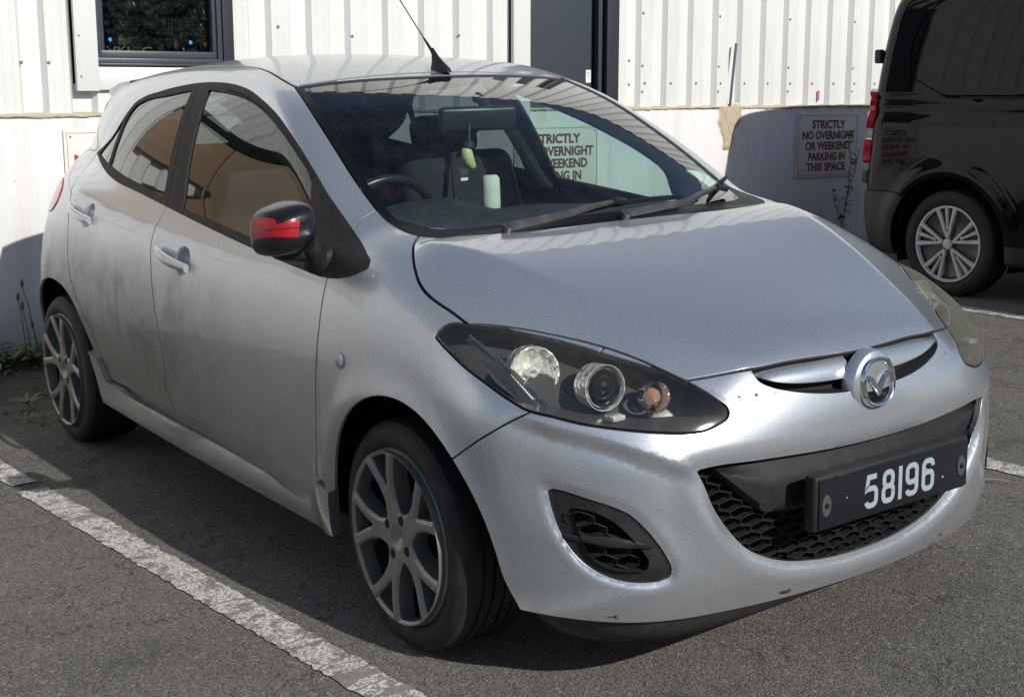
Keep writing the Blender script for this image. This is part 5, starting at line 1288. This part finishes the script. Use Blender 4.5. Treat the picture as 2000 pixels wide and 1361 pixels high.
tag(MB().tube([Bm @ Vector((.012, 1.762, WT+.004)), Bm @ Vector((.004, 1.812, 1.576))], .009, 10).build('shadow_bar', M['built_shadow']), 'blue grey bar standing in for a shadow on cladding above the broken render', 'built_shadow')  # solid bar put where a thin shadow falls on the cladding
tag(MB().box((.003, 2.658, 1.226), (.002, .016, .075), Bm).build('pink_tape', M['pink']), 'small pink tape strip stuck upright on the cladding', 'tape')

# ------------------------------------------------------------------ boarded window further left (mirrored in the car's side)
M['ply'] = nmat('plywood', (.34, .19, .09), .7); t = NT(M['ply']); c = t.coord(); wv = t.noise(t.mapping(c, (1, .9, 9)), 2.2, 6, .6, dist=.8)
t.l.new(t.mix(wv, (.24, .155, .095), (.40, .29, .185)), t.b.inputs['Base Color'])
bw = bpy.data.objects.new('boarded_window', None); COL.objects.link(bw); bw.parent = bld
for k in range(3): MB().box((.025, -3.98-.80*k, 1.66), (.02, .79, .50)).build('plywood_board', M['ply'], bw, bevel=.002)
MB().box((.03, -4.8, 1.975), (.05, 2.46, .12)).build('window_head', M['void'], bw)
# ------------------------------------------------------------------ weeds and grit along the wall
M['leaf'] = nmat('weed_leaf', (.065, .10, .028), .6); t = NT(M['leaf']); t.l.new(t.mix(t.noise(t.coord(), 24, 3), (.045, .075, .018), (.13, .15, .045)), t.b.inputs['Base Color'])
M['stem'] = nmat('weed_stem', (.16, .14, .06), .7); M['head'] = nmat('plantain_head', (.15, .095, .06), .85); M['dry'] = nmat('dry_grass', (.30, .25, .13), .8)
def leaf(mb, p, d, l, w, droop=.3):
    p = Vector(p); d = Vector(d).normalized(); s = d.cross(Vector((0, 0, 1)))
    if s.length < .1: s = Vector((1, 0, 0))
    s.normalize(); rows = []
    for k, ww in ((0, .15), (.25, .8), (.5, 1), (.75, .7), (1, .05)):
        c = p+d*l*k-Vector((0, 0, droop*l*k*k)); rows.append([c-s*w*ww/2, c+Vector((0, 0, -w*.12*ww)), c+s*w*ww/2])
    mb.grid(rows)
rp = random.Random(11)
def plantain(x, y, h, lean, label):
    o = thing('plantain', label, 'weed', (x, y, 0), group='plantain stalks at the foot of the wall')
    tip = Vector((lean[0], lean[1], h)); MB().tube([(0, 0, 0), (lean[0]*.2, lean[1]*.2, h*.4), (lean[0]*.6, lean[1]*.6, h*.8), tip], [.0035, .003, .0026, .002], 6).build('stem', M['stem'], o)
    MB().tube([tip-Vector((0, 0, .004)), tip+Vector((.001, 0, .010)), tip+Vector((.001, .001, .026)), tip+Vector((.001, .002, .036))], [.004, .0085, .0075, .002], 8).build('flower_head', M['head'], o, ang=80)
    mb = MB()
    for k in range(7): a = rp.uniform(0, 6.28); leaf(mb, (0, 0, .01), (math.cos(a), math.sin(a), rp.uniform(.5, 1.3)), rp.uniform(.08, .16), .022, .35)
    mb.build('leaves', M['leaf'], o)
plantain(-3.90, -.50, .42, (0, -.05), 'tallest plantain stalk with brown head left of the rear wheel')
plantain(-3.88, -.56, .36, (0, -.02), 'middle plantain stalk with pale drooping head left of the rear wheel')
plantain(-3.87, -.54, .32, (.01, -.03), 'short plantain stalk with round head left of the rear wheel')
plantain(-3.86, -.50, .22, (.0, -.03), 'lowest plantain stalk, its reddish head close to the rear tyre')
gm = MB()
for k in range(900):
    y = rp.uniform(-1.6, 1.2) if k % 3 else rp.uniform(-1.0, -.35); x = -3.93+abs(rp.gauss(0, .09)); hh = rp.uniform(.05, .20)*(1.25 if y < -.3 else .8)
    a = rp.uniform(0, 6.28); leaf(gm, (x, y, 0), (math.cos(a)*.6, math.sin(a)*.6, rp.uniform(.5, 1.6)), hh, rp.uniform(.004, .016), .35)
for k in range(160):
    y = rp.uniform(4.3, 6.6); x = -3.93+abs(rp.gauss(0, .10)); a = rp.uniform(0, 6.28); leaf(gm, (x, y, -.05), (math.cos(a)*.6, math.sin(a)*.6, rp.uniform(.5, 1.6)), rp.uniform(.06, .2), rp.uniform(.006, .022), .35)
for k in range(520):
    y = rp.uniform(-1.5, -.28); x = -3.90+abs(rp.gauss(0, .10)); a = rp.uniform(0, 6.28); z = rp.uniform(0, .20)*(1-.5*rp.random())
    leaf(gm, (x, y, z), (math.cos(a), math.sin(a), rp.uniform(-.1, .9)), rp.uniform(.04, .11), rp.uniform(.015, .035), .4)
o = gm.build('wall_grass', M['leaf'], None, ang=180); o['kind'] = 'stuff'; o['label'] = 'low green grass and weeds along the foot of the wall'
dm = MB()
for k in range(90): a = rp.uniform(0, 6.28); leaf(dm, (rp.gauss(-2.93, .05), rp.gauss(-.80, .05), .005), (math.cos(a), math.sin(a), rp.uniform(.1, .7)), rp.uniform(.03, .09), .004, .2)
o = dm.build('dry_tuft', M['dry'], None, ang=180); o['kind'] = 'stuff'; o['label'] = 'dry straw coloured tuft on the dirt in front of the rear wheel'
ry = thing('rosette_weed', 'small pale green rosette weed on the gravel beside the rear wheel', 'weed', (-3.12, -.80, .03))
mb = MB()
for k in range(9): a = k*.7; leaf(mb, (0, 0, 0), (math.cos(a), math.sin(a), .55), rp.uniform(.07, .12), .02, .2)
mb.build('leaves', M['leaf'], ry)
tall = thing('tall_weed', 'tall thin leafy weed in front of the notice beside the black van', 'weed', (-3.90, 5.36, -.1))
st_pts = [(0, -.03, 0), (.0, .0, .30), (.01, .05, .55), (.0, .08, .78), (.0, .05, .98)]; mb = MB().tube(st_pts, [.006, .005, .004, .003, .002], 6)
mb.build('stem', M['stem'], tall); MB().tube([(.0, .04, .50), (.0, .13, .68), (.0, .17, .86)], [.003, .0025, .0015], 6).build('side_stem', M['stem'], tall)
MB().tube([(.0, .0, .33), (.0, -.09, .50), (.0, -.10, .60)], [.003, .0025, .0015], 6).build('side_stem', M['stem'], tall)
mb = MB()
sp_ = crom(st_pts, 8, False)
for k in range(56):
    p = sp_[rp.randrange(3, len(sp_))]; a = rp.uniform(0, 6.28); leaf(mb, p, (math.cos(a)*.4, math.sin(a), rp.uniform(-.3, .7)), rp.uniform(.03, .085), rp.uniform(.012, .036), .3)
for k in range(26): q_ = rp.random(); leaf(mb, (0, .04+.13*q_, .50+.36*q_), (rp.uniform(-.4, .4), rp.uniform(-1, 1), rp.uniform(-.3, .8)), rp.uniform(.015, .045), .014, .3)
for k in range(16): q_ = rp.random(); leaf(mb, (0, -.10*q_, .33+.26*q_), (rp.uniform(-.4, .4), rp.uniform(-1, 1), rp.uniform(-.3, .8)), rp.uniform(.02, .05), .016, .3)
mb.build('leaves', M['leaf'], tall)
M['grit'] = nmat('grit', (.10, .09, .08), .9); t = NT(M['grit']); t.l.new(t.mix(t.noise(t.coord(), 16, 2), (.05, .045, .04), (.20, .18, .155)), t.b.inputs['Base Color'])
gr = MB()
for k in range(2600):
    x = -4.0+abs(rp.gauss(0, .42)); y = rp.uniform(-1.7, 1.6) if k % 4 else rp.uniform(3.8, 6.6)
    if x > -2.75: continue
    s_ = rp.uniform(.004, .016)*(1 if x < -3.1 else .6); z = max(0, .055*(1-(x+4)/.8))+s_*.3-(.09 if y > 3 else 0)*(1 if y > 3 else 0)
    r3 = Matrix.Rotation(rp.uniform(0, 3), 3, Vector((rp.random(), rp.random(), .3)))
    gr.add([Vector((x, y, z))+r3 @ Vector(v)*s_ for v in ((1, 0, 0), (-.8, .3, 0), (0, .9, .1), (.1, -.8, 0), (.1, .1, .7), (0, 0, -.7))], [(0, 2, 4), (2, 1, 4), (1, 3, 4), (3, 0, 4), (2, 0, 5), (1, 2, 5), (3, 1, 5), (0, 3, 5)])
o = gr.build('gravel', M['grit'], None, smooth=False); o['kind'] = 'stuff'; o['label'] = 'loose dark gravel along the foot of the wall'
rows = []
for y in np.linspace(-8, 9, 120):
    rows.append([(-4.05, y, .055-.04*(y > 4)+.012*math.sin(y*6)), (-3.75+.03*math.sin(y*4), y, .045+.010*math.sin(y*9)), (-3.45+.05*math.sin(y*3), y, .022+.006*math.sin(y*7)), (-3.15+.08*math.sin(y*2.3), y, -.004)])
M['bank'] = nmat('dirt', (.07, .06, .05), .95); t = NT(M['bank']); c = t.coord(); t.l.new(t.mix(t.noise(c, 40, 5, .65), (.035, .030, .024), (.12, .105, .088)), t.b.inputs['Base Color']); t.l.new(t.bump(t.noise(c, 70, 5, .7), 1.0, .02), t.b.inputs['Normal'])
o = MB().grid(rows).build('dirt_verge', M['bank'], None, ang=180); o['kind'] = 'structure'

# ------------------------------------------------------------------ foliage bank added across the yard, out of view, for dark reflections
rows = []
for z in np.linspace(0, 3.6, 26):
    r_ = []
    for y in np.linspace(-28, 26, 150):
        q = Vector((y*.5, z*.9, 1)); r_.append((17+1.4*mnoise.noise(q)+.6*mnoise.noise(q*4)+.4*z*.5, y, z*(1+.22*mnoise.noise(Vector((y*.22, 3, 0))))))
    rows.append(r_)
rows.append([(p[0]+1.5, p[1], p[2]+.1) for p in rows[-1]]); rows.append([(p[0]+2.5, p[1], 0) for p in rows[-1]])
M['added_hedge'] = nmat('added_hedge_leaves', (.04, .06, .02), .8); t = NT(M['added_hedge']); c = t.coord(); t.l.new(t.mix(t.noise(c, 3.5, 6, .7), (.018, .030, .008), (.085, .115, .035)), t.b.inputs['Base Color']); t.l.new(t.bump(t.noise(c, 9, 6, .75), 1.0, .3), t.b.inputs['Normal'])
o = MB().grid(rows).build('added_hedge', M['added_hedge'], None, ang=180); o['kind'] = 'stuff'; o['label'] = 'dark green foliage bank added out of view for its reflections'

pm = MB()
for k in range(260):
    x = rp.uniform(-2.4, 2.2); y = rp.uniform(-2.6, 2.4); s_ = rp.uniform(.002, .0055)
    if -.05 < x < .1 and y < -.6: continue
    pm.add([(x+s_*v[0], y+s_*v[1], s_*.5*v[2]+.002) for v in ((1, 0, 0), (-.8, .6, 0), (-.3, -.9, 0), (.1, .1, 1.2))], [(0, 1, 3), (1, 2, 3), (2, 0, 3)])
o = pm.build('loose_chippings', M['grit'], None, smooth=False); o['kind'] = 'stuff'; o['label'] = 'loose stone chippings scattered on the asphalt'
# ------------------------------------------------------------------ black van two bays along
VY = 5.36
v_w = Spl([(.15, .90), (.3, .935), (.55, .958), (.9, .960), (1.2, .945), (1.5, .912), (1.75, .872), (1.9, .84), (2.0, .80)])
v_r = Spl([(.15, -2.93), (.35, -2.985), (.6, -2.99), (.9, -2.965), (1.2, -2.94), (1.5, -2.90), (1.75, -2.845), (1.95, -2.77)])
v_f = Spl([(.15, 1.75), (.35, 1.86), (.7, 1.84), (.95, 1.74), (1.05, 1.55), (1.2, 1.22), (1.5, .80), (1.8, .35), (1.95, .1)])
v_t = Spl([(-3, 1.86), (-2, 1.90), (-1, 1.915), (0, 1.90), (.6, 1.84), (1.2, 1.6)])
VW = (-2.29, .312)
def vanf(x, a, z):
    s = a-v_w(z)+.05*np.clip(x-1.0, 0, 2)**2
    for cx in (VW[0], .71):
        r = np.sqrt((x-cx)**2+(z-VW[1])**2); s = s-.022*np.exp(-((r-.44)/.055)**2)*(z > 0)
    s = s+.012*np.exp(-((z-1.165)/.018)**2)*(x < .2)
    s = s+.010*np.exp(-((z-1.085)/.03)**2)
    f = smax(s, z-v_t(x)+.05*a*a, .20); f = smax(f, -(x-v_r(z)-.04*a*a-.03*a**6), .16); f = smax(f, x-v_f(z)+.18*a*a, .18)
    return smax(f, .22-z, .06)
Vv, Tv = surface_nets(lambda x, y, z: vanf(x, np.abs(y), z), (-3.1, -1.05, .1), (2.0, .06, 2.0), .024)
vfn = lambda P: vanf(P[:, 0], np.abs(P[:, 1]), P[:, 2])
vs = Skin(Vv, Tv, vfn); vs.V = vs.project(vs.V, 4)
if (vs.fnorm()*vs.grad(vs.V[vs.T].mean(1))).sum(1).mean() < 0: vs.T = vs.T[:, ::-1].copy()
sd = vs.cut(lambda P: P[:, 1], np.ones(len(vs.T), bool)); k = sd < 0; vs.T = vs.T[k]; vs.L = vs.L[k]
def vp(l): return [(p[0], -.95, p[1]) for p in l]
for cx in (VW[0], .71):
    nm = 'arch%d' % (cx > 0); vs.region(nm, Poly(SIDE, vp([(cx+.405*math.cos(t), VW[1]+.405*math.sin(t)) for t in np.linspace(-.6, math.pi+.6, 30)]), 2), B); vs.drop(nm)
vs.region('bumper', Poly((-.5, -.85, 0), [(-2.62, -.97, .60), (-2.72, -.95, .605), (-2.95, -.85, .60), (-3.0, 0, .60), (-3.0, .3, .60), (-3.0, .3, .15), (-2.5, -.97, .15), (-2.5, -.97, .5)], 0), B, .003)
vs.region('trim', Poly(SIDE, vp([(-1.90, .34), (.32, .34), (.32, .1), (-1.90, .1)]), 0), B, .003)
vs.region('lampu', Poly((-.6, -.8, 0), [(-2.885, -.93, 1.205), (-2.99, -.75, 1.205), (-3.0, -.75, .99), (-2.915, -.945, .985)], 4), B, .002)
vs.region('lampm', Poly((-.6, -.8, 0), [(-2.915, -.945, .983), (-3.0, -.75, .983), (-3.0, -.75, .915), (-2.925, -.95, .915)], 0), B, .002)
vs.region('lampl', Poly((-.6, -.8, 0), [(-2.925, -.95, .913), (-3.0, -.75, .913), (-3.0, -.75, .775), (-2.94, -.95, .775)], 4), B, .002)
vs.region('rdoor', Poly((-1, 0, .1), [(-2.9, -.80, .64), (-2.9, -.78, 1.3), (-2.8, -.70, 1.78), (-2.8, .3, 1.80), (-2.9, .3, .64)], 2), B, .004)
vs.region('panel', Poly(SIDE, vp([(-2.56, 1.28), (-2.60, 1.31), (-2.61, 1.36), (-2.59, 1.56), (-2.55, 1.64), (-2.42, 1.74), (-2.3, 1.76), (-1.35, 1.76), (-1.3, 1.70), (-1.3, 1.28), (-1.3, 1.25), (-1.40, 1.245)]), 5), B, .0045)
vs.region('slide', Poly(SIDE, vp([(-1.22, 1.70), (-.30, 1.72), (-.26, 1.62), (-.24, .36), (-1.22, .36)]), 0), B, .004)
vs.region('fdoor', Poly(SIDE, vp([(-.20, 1.70), (.35, 1.62), (.95, 1.12), (1.02, .9), (.86, .72), (.32, .36), (-.20, .36)]), 0), B, .004)
vs.region('vglass', Poly(SIDE, vp([(-.14, 1.62), (.32, 1.55), (.82, 1.14), (-.14, 1.10)]), 0), ('fdoor',))
vs.region('vglass', Poly((1, 0, .9), [(1.25, -.72, 1.14), (.55, -.62, 1.68), (.5, .3, 1.70), (1.3, .3, 1.14)], 0), B, .003)
NVv = vs.grad(vs.V, 2e-3); NVv /= np.maximum(np.linalg.norm(NVv, axis=1), 1e-9)[:, None]
van = thing('parked_van', 'black van with spoked wheel trims and stacked red tail lights at right', 'van', (0, VY, 0))
M['vanpaint'] = nmat('black_paint', (.004, .004, .005), .035, 0, IOR=1.33)
M['vanplastic'] = plastic('van_bumper_plastic', (.030, .029, .028), .55, .2, 500)
def vpanel(name, labs, mat, off=0.0, rim=.012, centre=False):
    t = vs.T[np.isin(vs.L, [vs.lab(x) for x in labs])]
    if not len(t): return
    u, inv = np.unique(t, return_inverse=True); v = vs.V[u]-NVv[u]*off; n = NVv[u]
    for mm in ([None] if centre else [False, True]): link(name, panel_mesh(name, v, n, inv.reshape(-1, 3), -n*rim if rim else None, mirror=bool(mm), centre=centre), mat, van)
vpanel('van_body', ['base'], M['vanpaint'], centre=True); vpanel('rear_door', ['rdoor'], M['vanpaint']); vpanel('side_panel', ['panel'], M['vanpaint'], .002)
vpanel('sliding_door', ['slide'], M['vanpaint']); vpanel('front_door', ['fdoor'], M['vanpaint']); vpanel('van_glass', ['vglass'], M['frit'], .002)
vpanel('rear_bumper', ['bumper'], M['vanplastic'], -.010, .02); vpanel('sill_trim', ['trim'], M['vanplastic'], -.006); vpanel('panel_gap', ['gap'], M['seam'], .010, 0)
M['vanred'] = nmat('van_red_lens', (.75, .012, .04), .12, 0, Coat_Weight=1.0)
vpanel('tail_light', ['lampu'], M['vanred'], -.042, .05); vpanel('tail_light', ['lampl'], M['vanred'], -.044, .05); vpanel('reversing_light', ['lampm'], M['clearlens'], -.025, .03)
for sg in (-1, 1):
    for z_, x_ in ((1.42, -2.885), (.68, -2.955)): MB().box((x_, sg*.880, z_), (.05, .05, .085)).build('door_hinge', M['vanplastic'], van, bevel=.012)
    MB().box((-1.85, sg*.952, 1.176), (.75, .02, .018)).build('door_rail', M['seam'], van)
# wheels with moulded trims
vt = MB().lathe([(.02, .222), (.004, .226), (-.010, .240), (-.018, .265), (-.014, .292), (0, .313), (.02, .322), (.08, .327), (.15, .325), (.19, .31), (.2, .26), (.19, .222)], 72).mesh('tyre', ang=30); vt.materials.append(M['rubber'])
mb = MB().lathe([(-.006, .2305), (-.012, .2285), (-.012, .219), (.0, .214), (.012, .212)], 72).lathe([(-.020, 0), (-.019, .020), (-.014, .030), (-.006, .034)], 32)
for k in range(5):
    c = math.pi/2+2*math.pi*k/5+.1
    for s_ in (-1, 1):
        # each trim spoke: V-shaped root from the hub, a long arm to the rim
        P = []
        for r0, a in ((.040, 0), (.078, .20), (.10, .235), (.16, .262), (.222, .285)): P.append((r0*math.cos(c+s_*a), r0*math.sin(c+s_*a)))
        wing_strip(mb, P, [.011, .010, .010, .0125, .0165], .009, Matrix.Translation((0, -.003, 0)))
    P = [(r0*math.cos(c), r0*math.sin(c)) for r0 in (.098, .15, .222)]; wing_strip(mb, P, [.007, .009, .0135], .008, Matrix.Translation((0, .001, 0)))
    P = [(.098*math.cos(c-.24), .098*math.sin(c-.24)), (.098*math.cos(c), .098*math.sin(c)), (.098*math.cos(c+.24), .098*math.sin(c+.24))]; wing_strip(mb, P, [.006, .007, .006], .005, Matrix.Translation((0, .0, 0)))
trim_me = mb.mesh('wheel_trim', ang=35); M['trim'] = plastic('wheel_trim_silver', (.62, .61, .59), .4, 0, 300, .3); trim_me.materials.append(M['trim'])
wb = MB().lathe([(.02, 0), (.022, .10), (.03, .19), (.02, .205)], 48).mesh('steel_wheel', ang=40); wb.materials.append(M['lampdark'])
nut = MB().lathe([(.006, 0), (.006, .009), (.02, .011)], 6).mesh('wheel_nut', ang=20); nut.materials.append(M['steel'])
for x, sg in ((VW[0], -1), (VW[0], 1), (.71, -1), (.71, 1)):
    w = bpy.data.objects.new('wheel', None); COL.objects.link(w); w.parent = van; w.location = (x, sg*.925, VW[1]); w.rotation_euler = (0, 0, math.pi if sg > 0 else 0)
    for nm, me in (('tyre', vt), ('wheel_trim', trim_me), ('steel_wheel', wb)): link(nm, me, None, w)
    rows = [[(x+.41*kk*math.cos(t), sg*yy, VW[1]+.41*kk*math.sin(t)) for t in np.linspace(-.35, math.pi+.35, 25)] for yy, kk in ((.90, 1.0), (.82, 1.03), (.6, 1.03), (.58, .05))]
    MB().grid(rows).build('wheel_arch_liner', M['seam'], van)
MB().box((-.6, 0, .30), (4.4, 1.5, .16)).build('underbody', M['seam'], van)
